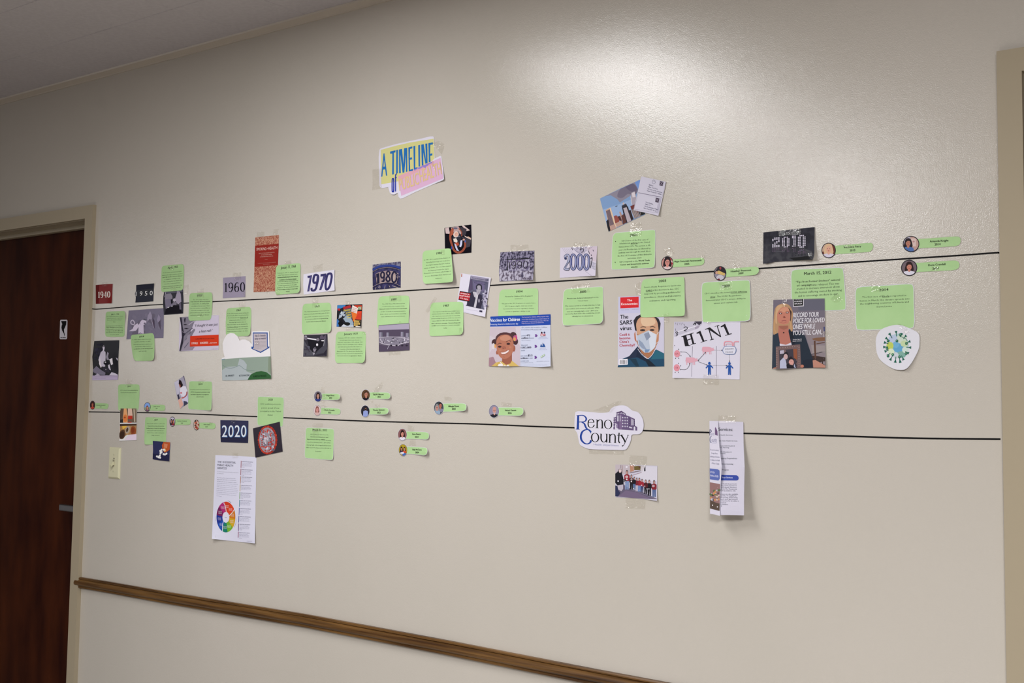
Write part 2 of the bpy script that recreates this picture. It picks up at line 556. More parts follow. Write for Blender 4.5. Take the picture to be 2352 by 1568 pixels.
GREEN = '#a6cf8b'
INKD = '#0b0e0b'
def green(v, pts, label, head=None, lifts=(), lev=0.0006, rim=0.0, r=0.011, name='date_card'):
    p = Paper(name, v, pts, GREENMAT, label, 'card', 'green date cards along the timeline', lev=lev, r=r, lifts=lifts, rim=rim)
    if head:
        p.text(head[0], head[1], head[2], head[3], INKD, 'heading', bold=True, res=2)
    return p
GREENMAT = 'GREEN'

m_green = mat('green_card', (0.395, 0.625, 0.285), 0.55, 0.25, rgb2=(0.43, 0.66, 0.315), scale=14)
m_edge = mat('paper_edge', (0.70, 0.70, 0.77), 0.6, 0.2)
m_tape = bpy.data.materials.new('clear_tape'); m_tape.use_nodes = True
nt = m_tape.node_tree; nt.nodes.clear()
o_ = nt.nodes.new('ShaderNodeOutputMaterial'); mx = nt.nodes.new('ShaderNodeMixShader'); tr = nt.nodes.new('ShaderNodeBsdfTransparent'); gl = nt.nodes.new('ShaderNodeBsdfGlossy')
tr.inputs[0].default_value = (0.995, 0.99, 0.975, 1); gl.inputs['Roughness'].default_value = 0.06
tcn = nt.nodes.new('ShaderNodeTexCoord'); nz = nt.nodes.new('ShaderNodeTexNoise'); nz.inputs['Scale'].default_value = 95; nz.inputs['Detail'].default_value = 1.5
nz.inputs['Distortion'].default_value = 1.5
bp = nt.nodes.new('ShaderNodeBump'); bp.inputs['Distance'].default_value = 0.0022
nt.links.new(tcn.outputs['Object'], nz.inputs['Vector']); nt.links.new(nz.outputs['Fac'], bp.inputs['Height'])
nt.links.new(bp.outputs[0], gl.inputs['Normal'])
mx.inputs[0].default_value = 0.085; nt.links.new(tr.outputs[0], mx.inputs[1]); nt.links.new(gl.outputs[0], mx.inputs[2]); nt.links.new(mx.outputs[0], o_.inputs[0])

def rect(v, a, c, slope=0.0):
    return [(a[0], a[1]), (c[0], a[1] + slope * (c[0] - a[0])), (c[0], c[1] + slope * (c[0] - a[0])), (a[0], c[1])]
def cloud(p, n, x0, x1, y0, y1, rmin, rmax, cols, seed, slope=0.0, squash=1.0):
    rr = random.Random(seed)
    for _ in range(n):
        x = rr.uniform(x0, x1); r_ = rr.uniform(rmin, rmax)
        p.ell(x, rr.uniform(y0, y1) + slope * (x - x0), r_, r_ * squash * rr.uniform(.6, 1.3), rr.choice(cols), rot=rr.uniform(0, 180), n=7)
def obj_bm_raw(name, bm, m, parent):
    me = bpy.data.meshes.new(name)
    bm.to_mesh(me); bm.free(); me.materials.append(m)
    for p in me.polygons:
        p.use_smooth = True
    o = bpy.data.objects.new(name, me); COL.objects.link(o); o.parent = parent
    return o

# ------------------------------------------------------------------ the two black lines
m_line = mat('black_line_tape', (0.003, 0.003, 0.0035), 0.6, 0.12)
def line_tape(pts, w0, label):
    q = smooth_open([tuple(W(*p)) for p in pts], 6)
    bm = bmesh.new()
    prof = [(-w0 / 2, 0.0), (-w0 / 2, -0.00022), (w0 / 2, -0.00022), (w0 / 2, 0.0)]
    rings = []
    for (x, z) in q:
        y = -0.0004 if x > -4.064 else -0.0004 - min(0.0145, (-4.064 - x) * 1.6)
        rings.append([bm.verts.new((x, y + dy, z + dz)) for (dz, dy) in prof])
    for a, c in zip(rings, rings[1:]):
        for k in range(4):
            bm.faces.new((a[k], a[(k + 1) % 4], c[(k + 1) % 4], c[k]))
    bm.faces.new(rings[0]); bm.faces.new(rings[-1][::-1])
    tag(obj_bm('line_tape', bm, m_line, origin=(q[0][0], 0, q[0][1])), label, 'tape')
line_tape([(209.5, 706.5), (212, 709), (222, 709.8), (240, 708.6), (280, 705.4), (340, 700.8), (430, 695.8), (489, 692.6), (600, 687), (720, 680.7), (840, 673.2), (1055, 660), (1126, 655.4), (1290, 645.2), (1400, 638.4), (1600, 625.7), (1745, 616.4), (2020, 598), (2180, 588), (2285, 580.5), (2292, 580.5)], 0.0034, 'upper black tape line running across the wall under the year pictures')
line_tape([(204, 945.5), (280, 946.5), (400, 949), (590, 956.5), (680, 960), (820, 966), (960, 970), (1100, 973.5), (1230, 979), (1320, 982), (1480, 988.5), (1630, 993), (1710, 994.8), (1900, 1000), (2100, 1006), (2298, 1008)], 0.0036, 'lower black tape line running across the wall through the county logo')

# ------------------------------------------------------------------ year pictures and cards, left to right
p = Paper('year_picture', VA, '238,740 392,726 545,718 538,890 525,1068 380,1074 240,1080', '#5e0b0c!', 'small dark red picture reading 1940 beside the door frame', 'picture', 'year pictures', lifts=[(545, 1068, .003, .05)])

p.poly('238,742 300,735 290,1075 240,1078', '#4a0508', smooth=False)
p.nib('1940', (276, 972), (500, 962), 108, '#c3b1ab', thick=.15, thin=.05)
p.tape('350,690 450,680 452,760 352,770')
p = Paper('year_picture', VA, '966,740 1130,724 1288,710 1281,880 1275,1035 1110,1046 950,1055 960,965 943,900 966,835', '#11121c!', 'small near black picture reading 1950, with a wavy left edge', 'picture', 'year pictures', lifts=[(1288, 710, .003, .03)])
p.poly('960,950 1276,925 1274,1030 952,1052', '#23252f').poly('966,745 1285,716 1284,800 966,838', '#1a1c28')
p.text((958, 940), (1262, 922), 84, '1 9 5 0', '#c6c6d2')
p = green(VB, '380,112 540,104 697,100 700,180 690,320 692,520 530,524 368,520 372,330', 'green card left of the ox photo, topmost card beside the door frame', ((468, 163), (598, 158), 20, 'July 1, 1946'), lifts=[(697, 200, .003, .05)])
p.lines(-.02, 13, [(392, 196, 658, 'The Communicable Disease Center'), (398, 226, 652, 'opened its doors and occupied one'), (405, 254, 645, 'floor of a small building in'), (502, 285, 540, 'Atlanta'),
                   (385, 352, 655, 'Its primary mission was simple yet'), (392, 377, 658, 'highly challenging: prevent malaria', 1), (388, 405, 662, 'from spreading across the nation with'), (395, 432, 658, 'a budget of only $10 million and', 1), (388, 459, 660, 'fewer than 400 employees the agency'), (452, 492, 595, 'set out to work')])
p = Paper('photo', VB, '192,592 400,582 603,578 598,700 582,900 590,1080 580,1225 370,1229 160,1232 172,1060 160,850 180,700', '#0b0b12!', 'black and white night photo of a man in a white shirt, beside the door frame', 'photo', 'history photos', lifts=[(582, 900, .002, .05)])
cloud(p, 26, 200, 320, 620, 880, 10, 26, ['#1c1c28', '#242331', '#15151f'], 3)
p.poly('300,775 340,740 378,770 380,860 372,1010 330,1010 290,980 262,900', '#9c97a4').poly('330,690 352,660 365,700 356,750 340,755', '#a9a3ae').poly('285,830 300,960 318,1010 300,1030 272,960', '#b4afbc')
p.poly('385,850 410,770 432,790 420,850 440,900 400,900', '#77727f').poly('440,890 490,870 500,970 470,985', '#b3aebb').poly('420,990 442,970 465,1070 432,1055', '#a7a2af')
p.poly('352,920 420,925 430,960 380,990 345,960', '#101018').ell(378, 938, 12, 7, '#d8d4dd').poly('175,1060 230,1000 300,1060 380,1110 370,1150 250,1140 180,1100', '#5f5b6b').poly('330,1020 440,1040 450,1110 350,1090', '#26242f')
p.poly('440,1150 480,1100 540,1120 580,1140 575,1152', '#a29eab').poly('200,1160 250,1120 290,1152', '#8d8998').poly('548,860 580,880 578,915 560,890', '#8e8a97').ell(385, 1058, 6, 5, '#dddddd').ell(348, 684, 10, 6, '#15151f')
p.poly('164,1156 583,1152 580,1225 160,1232', '#8f869c').lines(-.01, 9, [(170, 1182, 575, 'In the early years field workers sprayed homes and checked families'), (168, 1206, 380, 'for malaria in the rural south')], color='#453f55')
p = Paper('photo', VB, '755,92 1040,72 1330,52 1331,300 1325,540 1020,553 718,562 736,330', '#61596b!', 'purple grey photo of a snarling white dog behind a green card', 'photo', 'history photos', lifts=[(718, 562, .002, .03)])
cloud(p, 30, 790, 1290, 110, 500, 20, 60, ['#665e70', '#5b5365', '#6a6274'], 5)
p.stroke('850,325 800,310 795,270 825,250 855,290 850,320', 17, '#a79fb0').poly('760,430 820,395 850,335 905,300 920,330 960,260 1000,235 1050,255 1048,300 1000,330 1005,470 915,470 920,360 880,420 830,430', '#b1a9ba', smooth=False)
p.poly('985,240 1010,225 1055,245 1040,260', '#4a4454').ell(1020, 300, 18, 10, '#494353').stroke('940,280 955,320', 6, '#877f91').poly('1070,180 1110,100 1140,170 1140,240 1100,230 1065,280 1060,230', '#857d90').poly('1150,210 1180,260 1185,390 1160,330', '#3f3949').poly('1220,240 1250,150 1280,210 1275,260 1240,300', '#7e7689').poly('1240,290 1275,250 1285,420 1260,350', '#474050')
p.stroke('1120,240 1150,300 1165,380', 8, '#8c8496').stroke('930,470 950,452 965,470', 5, '#3b3545')
p = green(VB, '790,492 980,476 1170,460 1185,600 1180,780 1170,910 1010,918 850,915 820,800 800,640', 'green card over the dog photo, its lower edge narrow', ((935, 537), (1010, 527), 28, '1954'), lev=.0016, lifts=[(1170, 910, .006, .07), (850, 915, .005, .05)])
p.lines(-.035, 15, [(822, 577, 1130, 'In 1954, rabies control becomes'), (848, 612, 1115, 'a public priority, as each'), (836, 657, 1145, 'outbreak dogs must be watched and'), (862, 690, 1130, 'vaccinated in large numbers'), (845, 728, 1155, 'so infection is cut among people', 1), (925, 765, 1052, 'and animals')])
p = Paper('photo', VA, '1470,860 1640,840 1812,822 1820,1040 1812,1252 1640,1268 1465,1280 1450,1080 1455,950', '#1a1824!', 'black and white photo of office workers, half hidden under a green card', 'photo', 'history photos', lifts=[(1450, 1000, .003, .04)])
p.poly('1465,860 1800,825 1805,860 1500,900', '#4d4858').poly('1500,905 1590,890 1620,940 1620,990 1480,1000', '#77707f').poly('1480,1000 1600,985 1610,1070 1700,1080 1640,1130 1500,1170', '#6b6475').poly('1700,880 1745,850 1770,900 1780,1040 1720,1090 1660,1010', '#8d8796').ell(1720, 870, 22, 26, '#837d8c').ell(1655, 1010, 26, 30, '#a29caa').poly('1640,1040 1700,1050 1690,1110 1620,1100', '#6d6777')
p.poly('1500,1170 1650,1100 1740,1110 1800,1240 1480,1270', '#0a0914').poly('1740,1080 1770,1060 1780,1180 1750,1180', '#5d5767').ell(1545, 1142, 14, 7, '#d8d4de').ell(1612, 1120, 14, 8, '#c9c5cf').stroke('1500,870 1480,960', 10, '#9b95a3').poly('1590,1000 1610,1000 1612,1080 1595,1075', '#0f0e18')
p = green(VA, '1430,398 1625,378 1828,360 1830,600 1815,835 1618,852 1418,870 1418,640', 'green card highest at left, above the photo of office workers', ((1540, 448), (1722, 428), 38, 'April, 1955'), lev=.0016)
p.lines(-.09, 17, [(1455, 530, 1790, 'A nationwide vaccination program'), (1440, 575, 1805, 'against polio began using the new shots'), (1445, 612, 1800, 'with Salk vaccine. Concern followed', 1), (1480, 650, 1765, 'in children coming to the'), (1455, 692, 1790, 'office, showing that the disease was'), (1475, 732, 1765, 'caused by certain lots from a'), (1445, 780, 1800, 'producer, ending by the Surveillance Unit'), (1460, 812, 1770, 'which kept watch on outbreaks')])
p.tape('1560,380 1650,370 1655,470 1565,480').tape('1600,770 1700,760 1705,850 1605,860').tape('1825,740 1920,730 1925,905 1830,915')
p = Paper('poster', VD, '95,915 420,892 735,880 735,1160 733,1448 400,1462 80,1470 84,1180', '#b9b3c4!', 'rash warning poster with a red band and a drawn face in a hand', 'poster', 'posters', lifts=[(80, 1470, .003, .07)])
p.poly('95,915 330,900 340,980 300,1080 260,1170 330,1100 350,1120 300,1210 265,1390 340,1400 300,1455 95,1468 140,1340 135,1240 160,1180 140,1110 120,1050 125,980', '#77717f')
p.poly('240,1190 262,1180 262,1300 265,1395 330,1400 290,1455 120,1465 160,1330', '#8a8493').poly('95,915 125,915 145,1080 165,1170 190,1190 160,1230 150,1330 110,1465 88,1466 130,1240 118,1060', '#262230').poly('165,960 175,925 195,930 185,1000 175,1005', '#2b2735').ell(185, 1035, 26, 10, '#37323f').poly('160,1100 200,1090 250,1098 205,1108', '#1c1824').stroke('240,1040 320,985 360,975', 12, '#a7a1af').stroke('165,1200 230,1150 310,1090', 9, '#3a3543').stroke('240,1205 262,1175 275,1150', 6, '#3a3543').stroke('190,1290 215,1250', 6, '#45404e').stroke('170,1420 240,1330', 9, '#4a4553').stroke('140,1150 160,1170', 6, '#8a8493')
p.poly('268,1222 733,1200 733,1378 262,1396', '#c2341a').text((338, 1072), (718, 1050), 44, '\u201cI thought it was just', '#35303e', shear=.35, res=3).text((412, 1166), (636, 1148), 44, 'a heat rash\u201d', '#35303e', shear=.35, res=3)
p.text((352, 1280), (664, 1270), 20, '1,600,000 Americans Have', '#4a1410', bold=True).text((290, 1358), (392, 1354), 34, 'SYPHILIS', '#e5cfcc', bold=True).text((428, 1352), (562, 1346), 34, 'GONORRHEA', '#e5cfcc', bold=True).text((575, 1344), (706, 1340), 20, '... don\u2019t know', '#e5cfcc', bold=True).text((622, 1438), (720, 1434), 8, 'health service', '#77717f')
p = green(VD, '258,522 440,514 632,505 632,700 612,960 430,968 238,975 250,740', 'green card over the rash poster, crossing the upper black line', ((385, 578), (468, 572), 34, '1957'), lev=.0016)
p.lines(-.02, 15, [(315, 636, 565, 'The CDC helps state and'), (278, 668, 600, 'local venereal disease programs', 1), (295, 704, 575, 'control of it, on adding staff'), (288, 740, 590, 'surveillance, known tests. Treat'), (272, 776, 600, 'tens, new workers, around fifty one'), (285, 812, 575, 'venereal investigations through'), (268, 850, 600, 'public health nurses, and to VD clinics'), (272, 888, 580, 'making known signs of disease')])
p.tape('380,470 490,440 500,590 385,595').tape('400,860 480,850 482,905 402,912')
p = Paper('year_picture', VD, '803,268 990,256 1173,242 1170,420 1167,585 985,595 798,605 806,470', '#8d8599!', 'lilac grey picture reading 1960 in slanted black figures', 'picture', 'year pictures')
p.nib('1960', (818, 505), (1165, 492), 148, '#0f0d16', thick=.13, thin=.045, gap=.09, slant=0)
p.tape('960,190 1100,180 1100,310 990,318').tape('1120,470 1180,465 1182,590 1150,600')
p = Paper('report_cover', VF, '248,230 500,204 748,180 742,420 728,820 705,1370 460,1382 210,1392 228,820', '#86261a~#c09478~480', 'brick red smoking and health report cover with a mottled pattern', 'poster', 'posters')
p.poly('244,408 745,364 728,818 232,858', '#87231b').text((272, 512), (478, 500), 62, 'SMOKING', '#d8c0b4', res=3).text((488, 480), (514, 478), 26, 'and', '#d8c0b4').text((524, 494), (712, 474), 62, 'HEALTH', '#d8c0b4', res=3)
p.text((322, 582), (655, 556), 17, 'REPORT OF THE ADVISORY COMMITTEE', '#c9a79a').text((372, 614), (604, 597), 17, 'TO THE SURGEON GENERAL', '#c9a79a').text((346, 654), (626, 632), 17, 'OF THE PUBLIC HEALTH SERVICE', '#c9a79a').text((450, 708), (508, 703), 12, '1964', '#b98d80')
p.text((300, 790), (685, 762), 12, 'U.S. DEPARTMENT OF HEALTH, EDUCATION, AND WELFARE', '#b98d80').text((415, 808), (548, 800), 12, 'Public Health Service', '#b98d80')
p.tape('470,1330 560,1322 562,1420 474,1428').tape('280,120 440,105 444,250 284,266').tape('640,60 750,50 700,215 600,225')
p = green(VF, '688,828 940,800 1185,775 1215,800 1205,1090 1195,1405 940,1430 672,1450 680,1130', 'green card beside the brick red report cover, its right edge curling', ((792, 905), (1110, 870), 62, 'January 11, 1964'), lev=.0016, lifts=[(1215, 1405, .007, .06)])
p.lines(-.06, 22, [(718, 1000, 1160, 'On January 11, 1964, U.S. Surgeon General'), (738, 1044, 1145, 'Luther Terry released the landmark report'), (722, 1090, 1155, 'Smoking and Health: Report of the Advisory', 1), (762, 1138, 1125, 'Committee to the Surgeon General,', 1), (715, 1182, 1160, 'concluded that cigarette smoking causes lung'), (712, 1224, 1160, 'cancer, chronic bronchitis, and other ailments'), (742, 1265, 1135, 'including among smokers is to the higher'), (712, 1308, 1160, 'mortality rate. The report was the first federal'), (735, 1350, 1150, 'in turn identifying smoking as a major health', 1), (905, 1388, 978, 'hazard', 1)])
p.poly('724,1086 1155,1060 1155,1064 724,1090', '#17301b', 'lettering').poly('762,1142 1120,1120 1120,1124 762,1146', '#17301b', 'lettering')
p.tape('690,1310 770,1300 772,1460 692,1468').tape('870,730 1010,715 1014,830 875,842')
p = Paper('year_picture', VF, '1270,1010 1600,962 1925,915 1922,1130 1928,1355 1600,1400 1275,1445 1262,1230', '#d5d2e0', 'white picture reading 1970 in slanted navy figures', 'picture', 'year pictures', lifts=[(1928, 1355, .004, .06), (1925, 915, .003, .05)])
# tall slanted figures
p.poly('1352,1046 1452,1030 1392,1372 1348,1380 1400,1085 1358,1092', '#322f5d').stroke('1440,1300 1445,1350 1500,1350 1540,1290 1580,1090 1560,1030 1500,1040 1478,1150 1500,1195 1545,1180', 46, '#322f5d', k=5).poly('1632,1010 1752,994 1745,1050 1648,1345 1600,1350 1690,1055 1628,1062', '#322f5d').stroke('1812,1000 1770,1040 1740,1200 1745,1320 1785,1325 1830,1250 1865,1080 1855,1005', 46, '#322f5d', closed=True, k=5)
for q in ('1425,1050 1375,1360', '1720,1040 1630,1330', '1555,1060 1525,1270', '1850,1060 1815,1260'):
    p.stroke(q, 9, '#5d5a8c')
p.tape('1470,850 1670,790 1672,925 1480,960')
p = green(VD, '862,768 1060,755 1262,742 1268,900 1245,1218 1050,1228 852,1232 845,1000', 'green card above the cut-out cartoon poster', ((1022, 820), (1092, 812), 34, '1963'), lifts=[(1245, 1218, .005, .06)])
p.lines(-.035, 15, [(875, 862, 1225, 'In the 1960s, measles vaccine testing was'), (872, 897, 1220, 'licensed by the FDA. It would be the first'), (888, 932, 1212, 'live attenuated vaccine (Edmonston B)'), (908, 972, 1182, 'strain and a killed vaccine.'), (905, 1008, 1180, 'Following high reaction rates, an'), (875, 1044, 1208, 'improved, weaker vaccine developed by'), (878, 1082, 1212, 'Dr. Maurice Hilleman was introduced in'), (875, 1118, 1212, '1968, setting the foundation for today\u2019s'), (872, 1156, 1205, 'measles immunity, according to the CDC')])
p.poly('878,1088 1050,1082 1050,1085 878,1091', '#17301b', 'lettering').poly('1090,934 1212,926 1212,929 1090,937', '#17301b', 'lettering')
p.tape('1060,670 1165,660 1168,770 1065,780')
p = Paper('cut_out_poster', VE, '248,640 290,625 272,560 258,470 255,380 285,290 330,220 395,190 460,200 520,250 560,330 600,310 665,308 740,345 775,390 778,165 930,158 1088,158 1098,410 1115,520 1120,760 1128,1012 900,1022 700,1035 480,1045 248,1047 238,850 233,665', '#dddbe4', 'cut-out poster with a blue arrow sign over green ground', 'poster', 'posters', lev=.0018, lifts=[(1128, 1012, .003, .08)])
p.poly('236,665 560,640 800,626 1120,612 1128,1012 700,1035 248,1047', '#8b9a8f', smooth=False).poly('236,664 300,655 300,662 236,672', '#3c6ca6').poly('560,650 640,690 690,760 680,880 780,920 705,1033 250,1045 245,860 330,800 520,790', '#a3afb0')
p.poly('705,1033 760,940 860,890 950,878 1040,895 1125,960 1128,1012', '#2f5b34', smooth=False).poly('1080,625 1120,612 1126,940 1070,880', '#7b8c78').stroke('255,770 340,820 450,820 560,780 660,850 830,870', 7, '#6f7f80')
p.poly('798,182 1066,182 1070,440 1100,436 1096,460 938,552 772,475 775,438 800,440', '#234a8e').poly('812,202 1050,202 1056,455 1078,452 938,530 800,475 818,452', '#b8aeb4')
p.text((836, 262), (1030, 252), 40, 'Help Dr. Immunity', '#2c2a4a', bold=True).text((832, 312), (1036, 304), 40, 'stamp out measles!', '#2c2a4a', bold=True)
p.lines(-.03, 9, [(828, 352, 1035, 'Measles is serious. Babies can get it'), (830, 377, 1030, 'and other children. This vaccine'), (828, 402, 1035, 'protects against it: your doctor or'), (826, 427, 1038, 'clinic can give your child a shot'), (828, 450, 1038, 'now to make sure they do not'), (828, 474, 955, 'get measles now')], color='#4a4658')
p.text((312, 980), (465, 972), 32, 'DR. IMMUNITY', '#3a4048', bold=True).text((550, 978), (740, 965), 32, 'VICTOR VACCINE', '#3a4048', bold=True).text((808, 990), (1042, 975), 34, 'RUBEOLA MEASLES', '#1c3a22', bold=True)
p.tape('840,340 920,335 925,410 845,415')
p = green(VI, '125,298 380,282 628,270 645,540 632,808 370,830 110,850 108,560', 'green card below the 1970 picture', ((345, 360), (424, 352), 34, '1971'), lifts=[(632, 808, .005, .05)])
p.lines(-.055, 17, [(155, 447, 605, 'The National Institute for Occupational'), (148, 492, 605, 'Safety and Health (NIOSH), part of CDC'), (158, 540, 598, 'since 1971, conducts research leading'), (168, 582, 450, 'to recommendations for'), (456, 568, 582, 'preventing', 1), (188, 628, 545, 'work-related injury and illness.', 1)])
p.tape('300,180 400,172 420,370 300,372')
p = Paper('photo', VI, '145,855 350,848 568,838 570,1040 553,1240 340,1244 130,1245 138,1050', '#2b2833!', 'black and white photo of pipes and a pit under a green card', 'photo', 'history photos', lifts=[(560, 1240, .010, .07)], lev=.0003)
p.poly('150,960 230,1090 300,1160 330,1225 130,1240 140,1000', '#4d4a57').poly('490,960 545,900 560,1100 500,1180 340,1215 380,1160 470,1050', '#484551').poly('205,935 510,970 480,1060 320,1190 235,1080', '#17151e').stroke('200,915 380,940', 22, '#dcdae2').ell(178, 905, 30, 40, '#6b6874').ell(178, 880, 22, 14, '#918e99').ell(395, 938, 28, 30, '#77747f').poly('430,890 470,850 500,890 540,850 545,930 440,930', '#55525e').ell(485, 958, 30, 10, '#e6e4ea').ell(383, 1030, 18, 24, '#e1dfe6').poly('310,1110 345,1070 370,1110 345,1160 320,1155', '#8d8a95').ell(345, 1100, 12, 18, '#2a2833').poly('300,1170 345,1175 325,1225', '#9a97a1').stroke('520,930 500,1050', 12, '#8a8792').text((428, 1228), (535, 1224), 7, 'archive photo', '#8d8a95')
cloud(p, 16, 150, 250, 1060, 1220, 8, 18, ['#3b3844', '#5b5864'], 9)
p = Paper('magazine_page', VI, '745,320 970,308 1198,300 1186,510 1170,715 950,712 732,705 738,520', '#15161e!', 'colourful magazine collage about a killer fever', 'poster', 'posters', lifts=[(1170, 715, .004, .06)])
p.poly('745,322 900,315 880,345 760,400 745,420', '#3a7bb8').poly('740,560 775,600 790,660 770,706 732,704', '#3a6fb2').poly('750,380 800,375 790,420 752,410', '#b3242a').poly('850,350 980,318 1000,360 860,400', '#a8262c').poly('785,480 830,420 850,450 870,400 930,440 900,520 840,520 770,570', '#aab4c2').poly('860,400 1000,365 1015,560 925,590 900,500', '#4b5668').poly('850,560 920,500 1000,560 1040,640 1035,690 960,690 900,630', '#93a4b5').ell(920, 655, 60, 30, '#0c0d12').poly('820,700 860,660 920,690 1040,680 1040,708 820,706', '#c5cbd4').poly('760,640 800,600 830,560 850,640 820,690 780,690', '#07080c')
cloud(p, 14, 790, 900, 430, 620, 8, 16, ['#d5d9e0', '#5d6c80', '#0e1016'], 4)
for (a, c, y, t_) in ((865, 985, 432, 'Mystery'), (905, 995, 475, 'of the'), (920, 1000, 520, 'Killer'), (930, 1010, 562, 'Fever')):
    p.text((a, y), (c, y - 22), 34, t_, '#e5cd3e', bold=True)
p.poly('1050,320 1190,320 1190,400 1120,400', '#c23a22').poly('1120,345 1185,342 1182,400 1120,405', '#6d7a55').text((1124, 398), (1178, 392), 44, 'TIE', '#d5dac0', bold=True).poly('1095,430 1188,425 1180,590 1060,580', '#d0442a').poly('1120,470 1180,460 1178,560 1080,565', '#c73a22').stroke('1070,575 1180,585', 8, '#14110f').poly('1000,440 1110,470 1050,620 1030,600', '#d9722c').poly('1022,315 1122,372 1098,470 1000,432', '#e5dcd4')
for k, t_ in enumerate(('TRACKING', 'THE MYSTERY', 'DISEASE')):
    p.text((1018 - k * 5, 372 + k * 28), (1100 - k * 5, 392 + k * 30), 18, t_, '#a8232a', bold=True)
p.poly('1052,590 1165,600 1150,700 1048,695', '#c9a75c')
for k in range(5):
    p.stroke('1062,%d 1140,%d' % (612 + k * 18, 616 + k * 18), 7, '#7e6535')
p.poly('1142,605 1162,607 1160,635 1140,632', '#1a1712').poly('1118,668 1155,672 1152,695 1115,690', '#1a1712').poly('1080,694 1168,700 1166,714 1080,710', '#d9d6d3')
p.tape('880,240 960,235 1010,300 900,310').tape('900,715 1060,705 1050,770 905,780')
p = green(VI, '728,798 990,790 1242,792 1262,830 1255,1090 1240,1355 970,1362 705,1360 708,1080', 'green card reading January 1977, below the colourful magazine collage', ((868, 855), (1118, 848), 36, 'January 1977'), lifts=[(1250, 1355, .008, .06), (705, 1360, .003, .06)])
p.lines(-.01, 16, [(768, 916, 1195, 'In January, 1977 CDC scientists isolated the'), (792, 955, 1168, 'bacterial agent that became known as'), (750, 996, 1205, '\u201clegionella,\u201d named after a 1976 outbreak. CDC'), (750, 1036, 1198, 'had been asked to investigate cases of illness'), (764, 1077, 1184, 'and death among attendees who went to a'), (788, 1118, 1158, 'convention of the American Legion in'), (742, 1158, 1198, 'Philadelphia, PA. The disease was identified by'), (730, 1199, 1205, 'CDC as a new type of pneumonia (lung infection)'), (748, 1238, 968, 'that became known as'), (975, 1238, 1184, 'Legionnaires\u2019 disease', 1)])
p.tape('1195,790 1262,800 1258,850 1210,850')
p = Paper('year_picture', VJ, '160,270 480,232 792,200 793,500 790,785 480,815 165,840 158,560', '#252343~#3a3862~60', 'blue metalwork picture reading 1980 on an arch', 'picture', 'year pictures')
p.poly('160,270 792,200 792,310 620,280 400,285 160,350', '#7f7a92~#454059~150', smooth=False).stroke('160,390 300,315 480,290 640,300 792,350', 46, '#2a3c82').stroke('160,440 300,370 480,345 640,355 792,400', 12, '#15132b').stroke('165,430 300,362 480,338 640,350 780,395', 5, '#a8988c')
p.poly('225,480 300,440 480,405 640,420 745,470 700,690 480,665 245,720', '#9c8a86').stroke('160,800 320,710 480,690 640,705 790,780', 22, '#1d1b3a').stroke('160,770 320,690 480,668 640,684 790,755', 5, '#b6a69a').stroke('250,715 235,600 222,480', 12, '#1b1936')
p.poly('240,480 320,455 322,690 255,710 262,560 244,566', '#1b1936').stroke('310,450 318,700', 6, '#a8988c')
p.stroke('430,600 410,650 360,640', 24, '#1b1936').stroke('385,440 350,470 350,540 380,570 415,540 420,470', 36, '#1b1936', closed=True).stroke('420,500 415,600 375,655', 30, '#1b1936').ell(384, 505, 18, 26, '#a8988c').stroke('510,420 475,460 510,520 550,460', 34, '#1b1936', closed=True).stroke('510,530 465,590 500,650 550,610', 38, '#1b1936', closed=True).ell(512, 475, 13, 18, '#b3a39a').ell(508, 590, 16, 24, '#b3a39a').stroke('650,430 600,500 600,620 640,670 690,620 700,500', 38, '#1b1936', closed=True).poly('640,490 660,500 650,620 625,640 625,560', '#b3a39a')
for (a, c, d, e) in ((225, 830, 240, 780), (280, 770, 330, 800), (430, 810, 445, 740), (530, 740, 550, 780), (600, 745, 740, 790), (340, 780, 300, 740)):
    p.stroke([(a, c), (d, e)], 8, '#c4b6aa')
cloud(p, 18, 700, 780, 480, 620, 5, 12, ['#15132b', '#4a4770', '#c4b6aa'], 8)
p = green(VI, '1490,162 1760,150 2020,145 2045,180 2035,430 2030,715 1750,740 1458,742 1468,440', 'green card above the power station photo', ((1722, 238), (1812, 226), 38, '1980'), lifts=[(2045, 430, .004, .05)])
p.lines(-.03, 17, [(1554, 307, 1965, 'The 1980 Three Mile Island nuclear'), (1560, 353, 1958, 'accident led to the creation of the'), (1505, 398, 2002, 'National Center for Environmental Health', 1), (1530, 445, 1975, 'at CDC. It works to prevent premature'), (1516, 490, 1985, 'death, illness, and disabilities caused by'), (1535, 534, 1968, 'toxic substances in the environment.')])
p.tape('1680,140 1900,130 1904,250 1690,262')
p = Paper('photo', VI, '1492,680 1770,660 2045,640 2050,890 2050,1130 1770,1146 1498,1158 1496,900', '#5f5869!', 'lilac grey photo of a power station with four cooling towers', 'photo', 'history photos', lev=.0016)
p.poly('1494,690 2042,650 2042,755 1496,768', '#a7a0b2').poly('1496,768 2042,752 2044,880 1496,905', '#4c4656').poly('1498,1030 1700,1060 2050,1000 2050,1130 1498,1156', '#4d4657')
for (x, y, w, h_) in ((1535, 805, 28, 90), (1660, 810, 24, 90), (1920, 800, 26, 90), (2015, 820, 30, 110)):
    p.poly([(x - w, y), (x + w, y), (x + w * 1.1, y + h_), (x - w * 1.1, y + h_)], '#8f899a')
    p.poly([(x + w * .3, y), (x + w, y), (x + w * 1.1, y + h_), (x + w * .3, y + h_)], '#6d6778')
p.poly('1500,900 1700,890 1900,880 2050,900 2050,985 1800,1050 1650,1040 1510,985', '#837c8e')
cloud(p, 60, 1520, 2030, 900, 1000, 6, 22, ['#4a4454', '#b6b0bf', '#6e6878', '#302b38', '#d1ccd8'], 12, squash=.5)
p.stroke('1510,990 1600,1020 1700,1035 1830,1050 1900,1010 2040,985', 9, '#cfcad6').stroke('1500,900 1700,888 1900,900 2045,940', 6, '#d3ceda')
